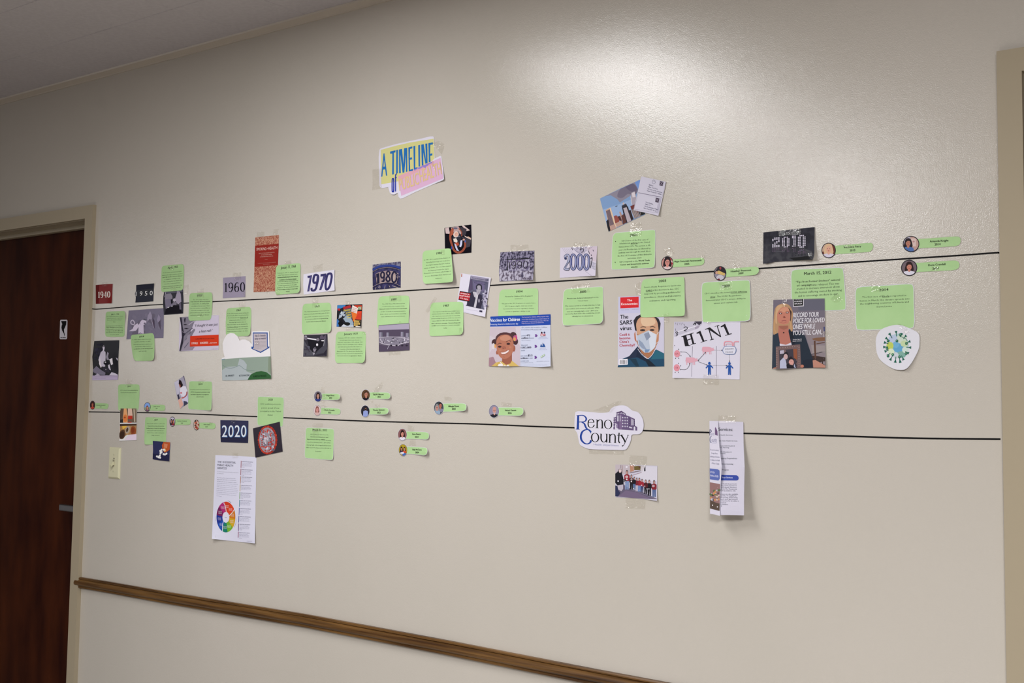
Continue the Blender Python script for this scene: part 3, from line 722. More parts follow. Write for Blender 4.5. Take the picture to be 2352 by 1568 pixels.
for x in (1720, 1818, 1920, 2000):
    p.ell(x, 1045, 20, 16, '#2b2633')
p.stroke('1655,1110 1675,1050', 6, '#c8c3cf')
p.tape('1840,570 1920,565 1924,650 1850,655').tape('1660,1120 1880,1110 1885,1210 1670,1225')
p = Paper('photo', VL, '480,185 730,150 962,122 970,380 965,628 780,645 600,662 490,600 486,380', '#0d0b14!', 'photo of a baby strapped in a tan infant car seat', 'photo', 'history photos')
p.poly('490,190 560,175 580,290 505,285', '#c6b3b2').poly('600,180 730,150 800,260 770,300 600,250', '#b39a97').poly('790,140 830,140 940,225 880,240', '#cbb6b0').poly('760,160 880,200 870,300 800,330', '#37313a').poly('770,330 960,400 940,520 860,540 820,380', '#3c3742').poly('840,320 960,380 955,395 850,345', '#d9c4bb').poly('900,330 960,365 955,385 895,350', '#c9a48f')
p.stroke('640,190 600,250 585,360 610,470 650,580 720,625 800,600 850,520 850,430', 38, '#8f4a32').stroke('740,190 790,260 790,330', 18, '#8f4a32').poly('600,200 650,200 640,300 595,330', '#a1523a').poly('650,260 730,245 780,330 790,400 760,520 700,560 650,480 620,380', '#1d1e2c').ell(690, 300, 48, 56, '#dccdc8', rot=20).ell(695, 298, 36, 44, '#d9a89a', rot=20).ell(680, 190, 38, 16, '#5c5f72')
p.poly('640,380 690,365 720,420 700,450 650,430', '#d9cfc6').poly('665,455 730,440 745,490 700,510', '#a9492a').poly('660,460 690,480 720,560 745,600 700,590 670,520', '#bcc0da').poly('770,410 805,400 800,480 780,530 750,520', '#c3c8e2').ell(828, 395, 20, 16, '#cf9d8d').ell(855, 425, 10, 24, '#4a66b0').ell(612, 540, 12, 30, '#2f4a93').stroke('700,350 760,330', 6, '#8f93a8').stroke('740,440 770,480', 6, '#0c0d15').ell(680, 292, 5, 4, '#6b3f3a').ell(706, 286, 5, 4, '#6b3f3a').stroke('685,318 702,314', 4, '#9c5a50')
p = green(VL, '92,598 340,575 582,548 602,580 625,840 645,1140 600,1160 360,1178 100,1192 85,900', 'green card overlapping the infant car seat photo, lifted from the wall', ((342, 663), (438, 648), 40, '1986'), lev=.0016, lifts=[(640, 1140, .014, .13), (602, 560, .004, .06), (100, 1192, .006, .04)])
p.lines(-.09, 19, [(118, 770, 585, 'In 1986, CDC established the Division of'), (155, 815, 580, 'Injury Epidemiology and Control to'), (152, 864, 580, 'investigate injuries that are leading'), (118, 918, 602, 'causes of death. This was later named'), (190, 962, 565, 'the National Center for Injury'), (120, 1012, 606, 'Prevention and Control, which helps to'), (142, 1062, 600, 'protect Americans from injuries and'), (322, 1102, 440, 'violence.')])
p.tape('430,585 500,578 505,670 435,676')
p = Paper('poster', VO, '865,150 1165,193 1465,240 1425,500 1380,760 1345,1025 1060,965 770,905 790,720 830,450', '#d9d8e4!', 'tilted white poster with a man in a dark jacket and a red caption block', 'poster', 'posters', lifts=[(1345, 1025, .006, .10), (1465, 240, .003, .06)])
p.poly('1058,195 1425,255 1390,560 1330,880 1140,840 975,800 1030,720 1005,640 1010,480', '#5f5874', smooth=False).poly('1058,195 1425,255 1415,330 1060,270', '#9590a6').poly('1345,470 1400,560 1370,800 1330,870 1290,700 1320,560', '#a8a3b8').poly('1050,280 1090,260 1100,480 1015,520', '#4f4966').poly('1100,290 1340,330 1330,520 1120,480', '#6d6782')
cloud(p, 22, 1290, 1385, 520, 860, 8, 20, ['#34304a', '#c2bed0', '#5a5570'], 2)
p.poly('1010,570 1120,500 1180,560 1280,580 1300,700 1260,860 1130,835 980,800', '#2e2a3f').poly('1130,520 1190,540 1210,600 1165,840 1120,830 1160,650', '#c5c0cc').poly('1100,520 1130,520 1155,640 1130,620', '#b9b4c2').poly('1190,400 1260,390 1275,460 1250,540 1215,590 1180,560 1175,480', '#a7a0ae').stroke('1185,470 1180,410 1215,380 1262,392 1275,430 1272,480', 24, '#211d2e').ell(1205, 475, 8, 4, '#2a2636').ell(1245, 478, 8, 4, '#2a2636').stroke('1205,530 1235,532', 5, '#5a5466').ell(1228, 700, 12, 40, '#b8b3c4').stroke('1280,700 1330,640 1380,640', 10, '#9a95aa')
p.text((1090, 250), (1400, 300), 20, 'People who care about the truth of AIDS', '#2f2a55').text((1080, 275), (1385, 322), 15, 'I found out by myself how it works', '#2f2a55').text((1110, 310), (1395, 352), 15, 'and what it does to us, and my', '#2f2a55').text((1130, 345), (1355, 382), 15, 'family came through', '#2f2a55')
p.poly('845,505 1062,545 1030,722 816,682', '#0d0a0e').poly('848,522 1058,560 1032,708 820,668', '#ad1322')
for (a, y, c, t_) in ((852, 562, 1036, 'AMERICA'), (838, 608, 1040, 'RESPONDS'), (850, 660, 1008, 'TO AIDS')):
    p.text((a, y), (c, y + 31), 28, t_, '#efe3e6', bold=True)
p.poly('878,158 890,160 885,225 870,222', '#b56a4a').text((975, 872), (1235, 915), 12, 'Learn how to talk about it.', '#a9a6ba').poly('1238,890 1295,900 1290,932 1236,922', '#35314a').text((935, 925), (1035, 942), 6, 'hotline information', '#8c89a0').poly('965,790 985,780 990,800 975,805', '#5f5874')
p = green(VO, '262,742 580,725 900,722 918,760 918,1080 910,1380 570,1400 255,1410 235,1380 240,1080', 'green card tucked against the tilted white poster with red caption', ((520, 825), (630, 815), 44, '1987'), lev=.0016, lifts=[(910, 1380, .004, .06)])
p.lines(-.035, 18, [(305, 932, 848, 'Since reports of the first cases of AIDS were'), (295, 976, 852, 'published in the U.S. in 1981 in CDC\u2019s MMWR,'), (295, 1022, 850, 'CDC has been a national leader in controlling'), (278, 1068, 862, 'and preventing the spread of HIV, the virus that'), (298, 1115, 785, 'causes AIDS. In 1987, CDC launched the'), (792, 1098, 840, 'first', 1), (278, 1168, 858, 'AIDS education campaign, \u201cAmerica Responds', 1), (285, 1212, 385, 'to AIDS\u201d', 1), (395, 1208, 850, 'and continues to conduct campaigns'), (522, 1255, 594, 'today.')])
p.tape('150,900 340,620 385,660 200,960').tape('840,1240 905,1235 905,1380 850,1390')
p = Paper('year_picture', VP, '390,190 770,165 1155,150 1150,400 1120,810 920,818 620,835 370,845 355,620 375,400', '#8d889c~#2c2840~160', 'rough concrete picture reading 1990 in thin engraved figures', 'picture', 'year pictures', lifts=[(1130, 810, .009, .08)])
p.poly('375,560 600,620 1110,600 1115,805 900,812 620,828 375,838 362,640', '#b7b2c4~#5a5568~130').poly('540,345 1065,320 1060,380 1050,600 600,612 545,600', '#a39eb2~#5a5570~140').poly('538,340 1068,318 1066,332 1000,342 552,360 560,600 540,598', '#0b0a12').stroke('700,620 705,800', 30, '#8a859a~#4f4a60~120').stroke('880,640 885,760', 40, '#7a758a~#3f3a50~120')
p.stroke('594,410 594,555', 17, '#0c0a14').stroke('690,400 645,430 650,480 690,500 728,470 730,420', 13, '#0c0a14', closed=True).stroke('730,440 725,520 690,550 645,535', 13, '#0c0a14').stroke('820,395 780,425 785,475 825,495 862,465 865,415', 13, '#0c0a14', closed=True).stroke('865,435 860,515 825,545 778,530', 13, '#0c0a14').stroke('960,385 915,420 912,510 950,545 995,515 1000,420', 14, '#0c0a14', closed=True)
p.tape('615,25 1020,15 1026,160 620,180')
p = green(VQ, '288,112 610,98 925,85 948,115 945,350 945,590 600,610 255,615 265,360', 'green card behind the blue banner vaccine flyer', ((568, 165), (676, 160), 38, '1994'))
p.lines(-.02, 17, [(378, 238, 820, 'Vaccines for Children (VFC) Program', 1), (828, 226, 852, 'is'), (540, 276, 682, 'established.'), (320, 360, 895, 'The goal of the VFC Program is to ensure that a'), (375, 404, 845, 'VFC Program-eligible child can access'), (345, 450, 872, 'recommended vaccines regardless of their'), (390, 495, 808, 'parent or guardian\u2019s ability to pay')])
p = Paper('flyer', VQ, '128,575 420,560 760,552 1160,535 1162,980 1160,1425 1000,1440 640,1425 102,1425 112,1000', '#cdd6ea!', 'vaccine flyer with a blue banner and a photo of a smiling girl', 'poster', 'posters', lev=.0016, lifts=[(1160, 1425, .007, .09), (400, 1425, .004, .08)])
p.poly('128,575 420,560 760,552 1160,535 1161,716 600,738 125,746', '#1f49a8').text((128, 664), (634, 646), 56, 'Vaccines for Children', '#f0f2fa', bold=True, res=4).text((126, 722), (606, 708), 30, 'Protecting America\u2019s children every day', '#e4e9f6')
for k, (a, y, c, t_) in enumerate(((668, 596, 1130, 'The Vaccines for Children (VFC) program helps'), (668, 634, 1136, 'ensure that all children have a better chance of'), (668, 668, 1124, 'getting their recommended vaccines. VFC has'), (668, 700, 1048, 'helped prevent disease and save lives.'))):
    p.text((a, y), (c, y - 18), 19, t_, '#d6c5da')
p.clip = P2('122,752 645,742 642,1424 102,1424')
p.poly('122,750 645,740 642,1424 102,1424', '#c9b9c4').poly('105,1280 180,1260 250,1424 102,1424', '#a38288').poly('122,900 200,940 180,1100 115,1200', '#cfc3cd').poly('560,760 645,742 645,1100 600,1000', '#d3c8d1')
p.ell(520, 900, 60, 62, '#4a2e32').ell(560, 1000, 45, 60, '#43282c').ell(200, 1020, 48, 60, '#4a2e32').ell(380, 960, 165, 118, '#4f3237').ell(555, 945, 38, 52, '#b25a86').ell(545, 962, 22, 34, '#d79a58').ell(575, 930, 12, 40, '#c74b79').ell(182, 1082, 26, 52, '#d9cfd2').ell(212, 1080, 14, 36, '#d99a4e')
p.poly('330,1240 500,1210 500,1330 560,1424 270,1424 330,1350', '#9a604c').ell(532, 1120, 26, 56, '#9c5d49').ell(245, 1190, 18, 36, '#9c5d49').poly('232,1000 270,920 350,885 440,890 505,950 530,1060 515,1180 450,1270 370,1300 300,1270 245,1170', '#b2755d', smooth=True).poly('300,930 400,890 480,940 420,990 320,980', '#c48d76', smooth=True).ell(290, 1090, 30, 18, '#3c2325').ell(438, 1042, 32, 18, '#3c2325').stroke('250,1055 290,1030 320,1040', 9, '#55322f').stroke('400,1010 445,985 480,1000', 9, '#55322f').ell(362, 1105, 34, 24, '#a3634e').ell(348, 1124, 8, 5, '#5e332c').ell(388, 1116, 8, 5, '#5e332c').poly('308,1190 370,1180 450,1140 440,1180 380,1215 330,1218', '#e8d7d5').stroke('305,1188 370,1180 452,1138', 6, '#7d4138').stroke('320,1220 380,1220 440,1184', 7, '#8a4a40').ell(300, 1150, 24, 16, '#bd7f68').ell(470, 1100, 22, 18, '#bd7f68')
p.poly('150,1424 230,1360 320,1340 400,1400 470,1380 500,1330 620,1424', '#d3b463').poly('250,1424 300,1350 360,1410 430,1400 470,1424', '#ece6ea').stroke('230,1424 270,1370 320,1340', 6, '#b08f3f')
p.clip = None
p.lines(-.01, 26, [(662, 772, 1098, 'CDC estimates that vaccination of children'), (662, 810, 1006, 'born between 1994 and 2021 will:')], color='#8d93a9')
p.text((664, 912), (742, 910), 26, 'prevent', '#8d93a9').text((750, 910), (812, 908), 30, '472', '#2a2a4d', bold=True).text((664, 955), (782, 952), 28, 'million', '#2a2a4d', bold=True).text((792, 952), (878, 950), 26, 'illnesses', '#8d93a9').text((664, 986), (818, 984), 10, '(29.8 million hospitalizations)', '#6b7189')
p.text((658, 1074), (766, 1072), 26, 'help avoid', '#8d93a9').text((656, 1120), (830, 1116), 30, '1,052,000', '#2a2a4d', bold=True).text((656, 1165), (724, 1164), 26, 'deaths', '#8d93a9').text((650, 1258), (768, 1255), 26, 'save nearly', '#8d93a9').text((776, 1255), (852, 1252), 32, '$2.2', '#2a2a4d', bold=True).text((650, 1300), (768, 1297), 28, 'trillion', '#2a2a4d', bold=True).text((778, 1296), (852, 1294), 26, 'in total', '#8d93a9').text((650, 1345), (790, 1342), 26, 'societal costs', '#8d93a9').text((650, 1370), (862, 1367), 10, '(that includes $540 billion in direct costs)', '#6b7189')
for (x, y) in ((915, 900), (910, 1083), (907, 1272)):
    p.poly([(x - 20, y - 22), (x + 4, y - 24), (x + 26, y), (x + 4, y + 24), (x - 20, y + 22), (x - 14, y)], '#6c3f90')
p.ell(1012, 850, 14, 16, '#3a2530').ell(1058, 848, 14, 16, '#2f3b66').poly('990,870 1020,862 1040,880 1060,862 1080,880 1070,905 990,908', '#c7818a').poly('1005,880 1040,890 1035,908 1000,908', '#f1e9ec').stroke('992,905 1075,903', 6, '#8b2d38').text((972, 934), (1100, 932), 9, 'more than the current', '#5d6bb0').text((950, 958), (1120, 952), 9, 'population of the entire U.S.', '#5d6bb0')
p.poly('985,1095 995,1050 1008,1052 1015,1075 1030,1070 1032,1040 1045,1035 1060,1060 1075,1095', '#21509a').stroke('1022,1060 1022,1010', 4, '#8ea3c9').ell(1022, 1022, 10, 12, '#c3cfe4').text((980, 1122), (1080, 1120), 9, 'greater than the', '#5d6bb0').text((958, 1146), (1104, 1142), 9, 'population of Seattle, WA', '#5d6bb0')
p.poly('990,1260 1060,1212 1068,1240 998,1286', '#aac1a8').poly('1000,1262 1052,1226 1056,1240 1004,1274', '#d3e0cf').ell(1028, 1250, 9, 8, '#8fac8c').text((925, 1345), (1136, 1340), 10, 'more than $5,000 for each American', '#454a68').text((648, 1405), (1105, 1402), 7, 'Source: health and economic benefits of routine childhood immunizations', '#8d93a9')
p = Paper('year_picture', VR, '205,140 520,126 838,112 822,370 803,620 500,638 195,658 198,400', '#d0cbdb', 'pale picture reading 2000 in outlined blue figures with a question mark', 'picture', 'year pictures', lifts=[(803, 620, .009, .08)])
p.poly('400,135 700,118 600,250 500,230', '#c0bbcc~#a8a2b8~220').poly('660,130 836,114 822,380 760,370 700,240', '#c9bcc9').poly('740,390 812,400 803,520 740,490', '#c2bccd~#aaa4ba~220')
for k in range(5):
    p.stroke([(240 + k * 32, 150 + k * 2), (290 + k * 30, 220), (330 + k * 30, 260)], 3, '#8f8ba0')
for q in ('390,135 480,200 560,260', '500,130 590,240', '560,130 780,500', '600,520 740,620', '740,490 803,520', '640,340 810,410', '760,120 640,200'):
    p.stroke(q, 3, '#6f6a80')
p.stroke('560,130 545,180 590,150 605,190 570,225', 9, '#1d1b30').stroke('690,190 705,245', 9, '#1d1b30').stroke('765,175 772,200', 8, '#1d1b30').ell(738, 268, 8, 10, '#1d1b30').stroke('725,330 750,310 745,370 720,490', 12, '#1d1b30').stroke('400,140 415,180', 9, '#1d1b30')
for (x, sh) in ((430, 0), (545, 0), (655, 0)):
    p.stroke([(x, 255), (x - 40, 300), (x - 42, 460), (x - 5, 515), (x + 38, 470), (x + 42, 310)], 34, '#8d94bd', closed=True).stroke([(x, 246), (x - 52, 300), (x - 55, 460), (x - 5, 527), (x + 48, 470), (x + 54, 310)], 9, '#1b1f42', closed=True).stroke([(x, 272), (x - 22, 310), (x - 24, 450), (x - 4, 495), (x + 20, 450), (x + 24, 310)], 8, '#1b1f42', closed=True).stroke([(x - 30, 320), (x - 32, 440)], 10, '#3d4c8d')
p.stroke('290,330 300,275 340,265 360,320 320,420 285,500 360,500', 34, '#a9aecb').stroke('285,340 275,280 330,250 372,290 365,370 310,450 290,490 340,500 365,480 360,520 325,530 270,515 275,480 330,390 340,310 320,280 305,300 310,335 285,340', 7, '#1b1f42').ell(298, 325, 20, 22, '#27305f')
p.tape('430,45 716,62 714,165 428,150')
p = green(VR, '262,848 600,822 925,803 942,830 940,1150 935,1440 600,1462 275,1480 240,1450 243,1120', 'green card below the outlined 2000 picture', ((536, 918), (652, 908), 40, '2000'), lifts=[(935, 1445, .007, .07), (275, 1480, .004, .05)], rim=.0008)
p.lines(-.035, 20, [(322, 1020, 745, 'Measles was declared eliminated', 1), (755, 1002, 860, 'from the'), (508, 1060, 680, 'United States'), (285, 1150, 890, '(This status is at risk as of early 2026 due to high'), (298, 1198, 876, 'case numbers and sustained outbreaks. While'), (316, 1245, 856, 'cases are currently high\u2014over 1,800 cases'), (285, 1285, 888, 'reported by April 2026\u2014the country has not yet'), (404, 1328, 768, 'officially lost its elimination)')])
p.tape('395,790 715,730 717,905 397,925')
p = Paper('photo', VS, '120,430 420,282 722,148 800,668 520,800 250,928 185,680', '#7d9cc8!', 'tilted skyline photo with smoke and a small airplane', 'photo', 'history photos')
p.clip = P2('120,430 722,148 800,668 250,928')
p.poly('120,430 722,148 730,200 640,330 560,400 480,450 420,490 380,440 280,380 180,400', '#8c8496', smooth=False).poly('430,285 600,200 690,290 640,380 540,360 460,420 380,400', '#746c80', smooth=True).poly('500,250 620,210 680,300 600,330', '#645c70', smooth=True).poly('640,180 722,148 722,260 690,290', '#6f95cf').poly('150,600 400,520 700,400 760,640 230,900', '#93aed2')
p.poly('205,605 275,565 365,870 270,925', '#c9a58c').poly('210,620 268,590 335,815 270,840', '#6d5b60').poly('262,575 282,568 372,862 350,872', '#e0bfa0').poly('270,840 340,815 365,875 285,915', '#b5948a').poly('215,770 245,740 280,910 245,928', '#120e18').poly('328,695 365,680 425,740 400,790 350,800', '#8d4a3f').poly('385,700 425,690 470,820 440,800', '#4c2224').poly('408,630 430,628 470,740 450,760', '#b78d7c').poly('350,805 440,760 465,820 380,860', '#b99788')
p.poly('445,540 505,505 545,560 600,760 520,800 470,650', '#26242f').poly('458,500 478,485 490,520 470,528', '#c8b7b5').poly('470,575 520,560 590,760 535,795', '#b7aab3').stroke('450,545 500,520 520,530', 16, '#3b3a49').poly('440,690 480,660 520,790 470,820', '#57332f')
p.poly('580,430 590,345 640,320 670,440 640,560 600,520', '#a69da8').poly('598,350 640,332 655,405 610,415', '#d7cdd2').stroke('582,400 600,520', 7, '#d9d2d6').poly('575,545 640,520 720,690 640,735', '#6b2f2b').poly('585,600 640,590 735,690 640,735', '#7f6f70').poly('690,620 800,640 790,668 730,690', '#140d14').poly('555,610 580,600 625,740 600,755', '#2a1c20')
for k in range(6):
    p.stroke([(592 + k * 24, 606), (640 + k * 20, 728 - k * 6)], 4, '#c3b3ac')
for k in range(5):
    p.stroke([(222 + k * 10, 618 - k * 4), (280 + k * 12, 832 - k * 3)], 3, '#8d7a7c')
p.stroke('348,550 368,545 385,540', 7, '#27283a').stroke('362,536 372,556', 5, '#27283a')
p.clip = None
p = Paper('envelope_print', VS, '742,100 930,138 1115,180 1090,310 1045,500 1000,690 820,648 628,605 685,350', '#cdc9d8', 'tilted print of two handwritten envelopes, overlapping the skyline photo', 'picture', 'posters', lev=.0018, lifts=[(1000, 690, .004, .06)])
p.poly('700,340 1055,408 1050,416 698,348', '#77738a').poly('842,392 1048,425 1000,652 960,645 1010,430', '#b9b5c6').stroke('640,590 990,650 1045,420', 4, '#9b97ab', sm=False).stroke('695,355 640,580', 4, '#9b97ab', sm=False).stroke('1112,185 1060,400', 4, '#a5a1b3', sm=False)
p.stroke('930,150 905,180 925,210 955,195 950,165', 4, '#6d6a80', closed=True).stroke('920,175 935,165 945,180', 3, '#6d6a80')
for (x, y) in ((1048, 205), (985, 455)):
    p.poly([(x - 22, y - 35), (x + 30, y - 25), (x + 18, y + 38), (x - 32, y + 28)], '#3d2f42').stroke([(x - 14, y - 22), (x + 2, y), (x + 18, y - 18)], 5, '#b5afc0').stroke([(x - 20, y + 18), (x - 2, y + 8), (x + 14, y + 24)], 5, '#b5afc0')
for (a, y, c, t_) in ((858, 232, 925, 'Editor'), (850, 262, 992, 'New York Post'), (836, 292, 1058, '1211 Ave. of the Americas'), (830, 322, 1045, 'New York NY 10036'), (806, 492, 922, 'Tom Brokaw'), (800, 522, 880, 'NBC TV'), (792, 552, 992, '30 Rockefeller Plaza'), (780, 580, 962, 'New York NY 10112')):
    p.text((a, y), (c, y + (c - a) * .26), 17, t_, '#4b4863', shear=-.15)
p.tape('700,70 760,90 750,110 720,100')
p = green(VS, '312,945 630,918 940,895 955,915 950,1200 944,1445 915,1472 620,1486 305,1502 292,1480 297,1200', 'green card below the skyline photo, with two dotted entries', ((570, 1000), (678, 992), 38, '2001'), lifts=[(944, 1460, .003, .05)], rim=.0008)
p.lines(-.055, 22, [(442, 1076, 845, 'CDC learns of the first case of'), (415, 1116, 570, 'inhalational'), (582, 1110, 688, 'anthrax', 1), (696, 1102, 868, 'in the United'), (402, 1166, 880, 'States since 1976. The person, a 63-'), (402, 1212, 880, 'year-old Florida man, is infected by'), (400, 1254, 880, 'anthrax sent through the mail. He is'), (385, 1302, 896, 'the first of 22 victims of this domestic'), (535, 1338, 745, 'terrorism event'), (412, 1392, 690, 'CDC responds to the'), (698, 1374, 868, 'World Trade', 1), (425, 1434, 855, 'Center and bioterrorist anthrax', 1), (588, 1468, 688, 'attacks', 1)])
p.ell(355, 1075, 6, 6, INKD, 'lettering').ell(350, 1386, 6, 6, INKD, 'lettering').poly('582,1114 688,1108 688,1111 582,1117', INKD, 'lettering')
p.tape('570,800 745,790 755,990 575,1005')
p = Paper('magazine_cover', VT, '135,400 460,388 818,376 822,900 823,1445 470,1450 125,1458 130,900', '#cdc9dc!', 'magazine cover with a red title block and a man in a surgical mask', 'poster', 'posters')
p.clip = P2('135,400 818,376 823,1445 125,1458')
p.poly('133,400 490,386 480,640 132,655', '#c3c4de').poly('165,412 440,398 440,562 165,575', '#d3242c').text((268, 472), (342, 468), 34, 'The', '#f3e6ea', bold=True, res=3).text((180, 528), (426, 520), 36, 'Economist', '#f3e6ea', bold=True, res=3).text((176, 602), (296, 598), 8, 'APRIL 26TH - MAY 2ND 2003', '#5d5d80').text((338, 592), (440, 588), 8, 'international edition', '#5d5d80')
p.poly('127,1440 200,1330 380,1260 420,1140 560,1330 700,1190 822,1250 823,1445 125,1458', '#1d4a63').poly('150,1400 300,1290 420,1150 500,1240 430,1310 300,1330', '#1f2b45').poly('430,1190 440,1250 570,1340 560,1380 400,1300', '#17223a').poly('560,1330 600,1350 700,1445 590,1447 545,1370', '#12202f').poly('300,1330 400,1330 450,1447 400,1450', '#16344a').poly('620,1340 700,1200 822,1250 822,1330', '#27607a')
p.poly('400,1060 480,1240 570,1325 640,1280 700,1150 690,1040', '#a9714f').stroke('425,1180 480,1255 572,1328 640,1275 690,1190', 7, '#e3dfe6').poly('372,960 388,910 405,1060 395,1075 378,1040', '#b77a5b').poly('745,930 740,1060 700,1150 700,1000', '#bd8464')
p.poly('362,760 400,700 470,665 560,660 680,690 740,730 770,800 760,880 742,940 700,800 600,720 460,740 405,920 385,900', '#28252c', smooth=False).poly('410,900 405,800 450,720 540,690 660,700 720,780 738,900 728,980 700,1060 640,1090 480,1080 420,1000', '#c99e7c', smooth=True).poly('480,720 660,720 690,800 600,840 500,830', '#dcbd9e', smooth=True).stroke('468,862 505,850 550,858', 11, '#4a3429').stroke('610,855 650,846 690,862', 11, '#4a3429').ell(500, 902, 40, 15, '#3a2b2c').ell(642, 900, 36, 14, '#3a2b2c').ell(500, 900, 14, 8, '#0e0c10').ell(642, 898, 14, 8, '#0e0c10').stroke('410,960 440,975', 6, '#6d4436')
p.poly('418,985 590,905 712,970 700,1080 680,1170 600,1238 530,1240 460,1180 430,1110', '#b9c2d4', smooth=False).poly('590,905 712,970 690,1150 620,1225 600,1100', '#d3d8e4').poly('520,960 590,930 620,1000 560,1060', '#8b93a8').poly('440,1040 500,1090 560,1190 500,1180 450,1130', '#8e9cb5').poly('530,1190 610,1190 580,1235 540,1238', '#6f8fb5').stroke('415,980 395,940', 5, '#d6d9e2').stroke('712,970 735,930', 6, '#d6d9e2').stroke('690,1110 735,1075', 6, '#d6d9e2')
p.text((162, 732), (284, 728), 62, 'The', '#0e1222', bold=True, res=4).text((160, 822), (342, 812), 66, 'SARS', '#0e1222', bold=True, res=4).text((162, 905), (332, 898), 62, 'virus', '#0e1222', bold=True, res=4)
for k, (c, t_) in enumerate(((305, 'Could it'), (315, 'become'), (295, 'China\u2019s'), (384, 'Chernobyl?'))):
    p.text((154, 988 + k * 54), (c, 984 + k * 53), 40, t_, '#b22a3c', bold=True, res=3)
p.poly('145,1342 275,1332 277,1418 143,1425', '#efedf3')
for k in range(12):
    x = 158 + k * 7.2
    p.stroke([(x, 1352), (x, 1410)], 4.2 if k % 3 else 2.5, '#14131f')
p.stroke('258,1352 256,1410', 6, '#3d3b50')
p.clip = None
p = green(VT, '495,136 800,118 1105,100 1132,118 1134,400 1138,668 1110,692 800,702 490,712 468,690 468,420', 'green card overlapping the magazine cover with the masked man', ((744, 186), (856, 177), 38, '2003'), lev=.0018, lifts=[(1136, 680, .007, .07)])
p.lines(-.055, 24, [(522, 270, 1078, 'Severe Acute Respiratory Syndrome'), (552, 322, 650, '(SARS)', 1), (660, 314, 1045, 'is first discovered in Asia. CDC'), (526, 370, 1074, 'responds by providing guidance for'), (524, 424, 1076, 'surveillance, clinical and laboratory'), (604, 474, 998, 'evaluation, and reporting')])
p.poly('556,328 646,322 646,326 556,332', INKD, 'lettering').tape('380,230 470,170 470,380 400,380').tape('770,690 900,640 905,790 780,800')
p = green(VU, '505,354 780,338 1045,325 1066,345 1070,580 1070,795 1040,825 780,832 512,843 490,830 482,600 481,385', 'green card above the white influenza diagram sheet', ((720, 422), (820, 414), 34, '2009'), lev=.0016, rim=.0012, lifts=[(1068, 815, .004, .06)])
p.lines(-.055, 17, [(516, 500, 820, 'CDC identifies the novel'), (832, 484, 1028, 'H1N1 influenza', 1), (585, 540, 646, 'virus', 1), (655, 536, 960, '. The H1N1 flu pandemic'), (532, 582, 1012, 'demonstrates CDC\u2019s unique ability to'), (630, 616, 915, 'assess and explain risk')])
p.poly('832,488 1028,478 1028,481 832,491', INKD, 'lettering').poly('585,544 646,541 646,544 585,547', INKD, 'lettering').tape('690,345 850,335 852,445 695,450')
p = Paper('diagram_sheet', VU, '150,830 480,822 945,815 942,1180 937,1522 560,1512 130,1503 138,1180', '#d9d6e4', 'white sheet with large tilted black letters H1N1 and a pig and people diagram', 'poster', 'posters', lifts=[(130, 1503, .004, .08)])
p.clip = P2('150,830 945,815 937,1522 130,1503')
p.poly('150,830 480,820 485,860 440,910 150,1010', '#c3bfd0').poly('385,822 485,818 480,850 450,870', '#3b3548').poly('400,890 460,870 440,905 400,920', '#a39db2').stroke('150,960 420,880', 8, '#e8e6f0').stroke('266,905 285,890 310,900 300,920 270,935 300,940', 9, '#2a2532').stroke('160,960 185,950 195,965 175,975 195,985 170,1002', 8, '#2a2532').stroke('378,862 415,845', 12, '#14101c').stroke('395,838 412,870', 9, '#14101c')
for k in range(5):
    p.stroke([(165 + k * 22, 840), (172 + k * 22, 862 + (k % 2) * 8)], 3, '#3a3548')
p.stroke('272,855 280,880', 4, '#3a3548').stroke('165,910 170,940', 4, '#3a3548').ell(157, 1115, 4, 6, '#14101c')
H = '#15121b'
p.poly('236,1004 322,978 324,987 296,997 328,1112 345,1108 345,1118 282,1124 280,1118 258,1012 238,1014', H).poly('318,980 384,958 386,966 362,976 392,1088 412,1084 414,1092 350,1106 348,1100 370,1092 340,986 320,990', H).poly('304,1046 362,1026 364,1036 306,1056', H)
p.poly('418,962 466,936 512,1056 545,1048 548,1056 470,1080 468,1074 492,1066 450,968 422,974', H)
p.poly('520,918 572,898 700,1000 662,880 640,890 638,884 692,868 694,876 674,884 716,1012 704,1014 574,918 610,1036 626,1034 628,1042 582,1052 580,1046 598,1038 560,914 522,926', H).poly('520,918 580,896 716,1008 690,1004 560,920', H)
p.poly('708,886 762,852 812,974 842,968 844,976 764,998 762,990 790,984 744,886 712,896', H)
p.stroke('370,1122 362,1488', 4, '#5a5668', sm=False).stroke('658,1120 656,1492', 4, '#5a5668', sm=False)
def pig(p, x, y):
    c = '#dba3b4'
    p.poly([(x, y - 24), (x + 30, y - 30), (x + 90, y - 28), (x + 118, y - 14), (x + 145, y + 2), (x + 142, y + 14), (x + 118, y + 20), (x + 90, y + 30), (x + 30, y + 34), (x + 4, y + 26)], c, smooth=True)
    for lx in (8, 40, 84, 102):
        p.stroke([(x + lx, y + 24), (x + lx + 4, y + 60)], 9, c)
    p.poly([(x + 122, y - 12), (x + 134, y - 24), (x + 136, y - 6)], c).stroke([(x, y - 12), (x - 5, y + 20)], 3, c)
pig(p, 488, 1160); pig(p, 292, 1286)
for (x, y, t_) in ((187, 1213, 'EA'), (183, 1381, 'TR')):
    p.ell(x, y, 36, 42, '#d9848f').ell(x, y, 31, 37, '#dd93a0').text((x - 18, y + 12), (x + 18, y + 11), 24, t_, '#99404e')
    for ang in (0, 45, 90, 135, 180, 225, 270, 315):
        if ang == 180 or ang == 135 or ang == 225:
            continue
        p.ell(x + 50 * math.cos(math.radians(ang + 22)), y + 58 * math.sin(math.radians(ang + 22)), 5, 6, '#3a2a33')
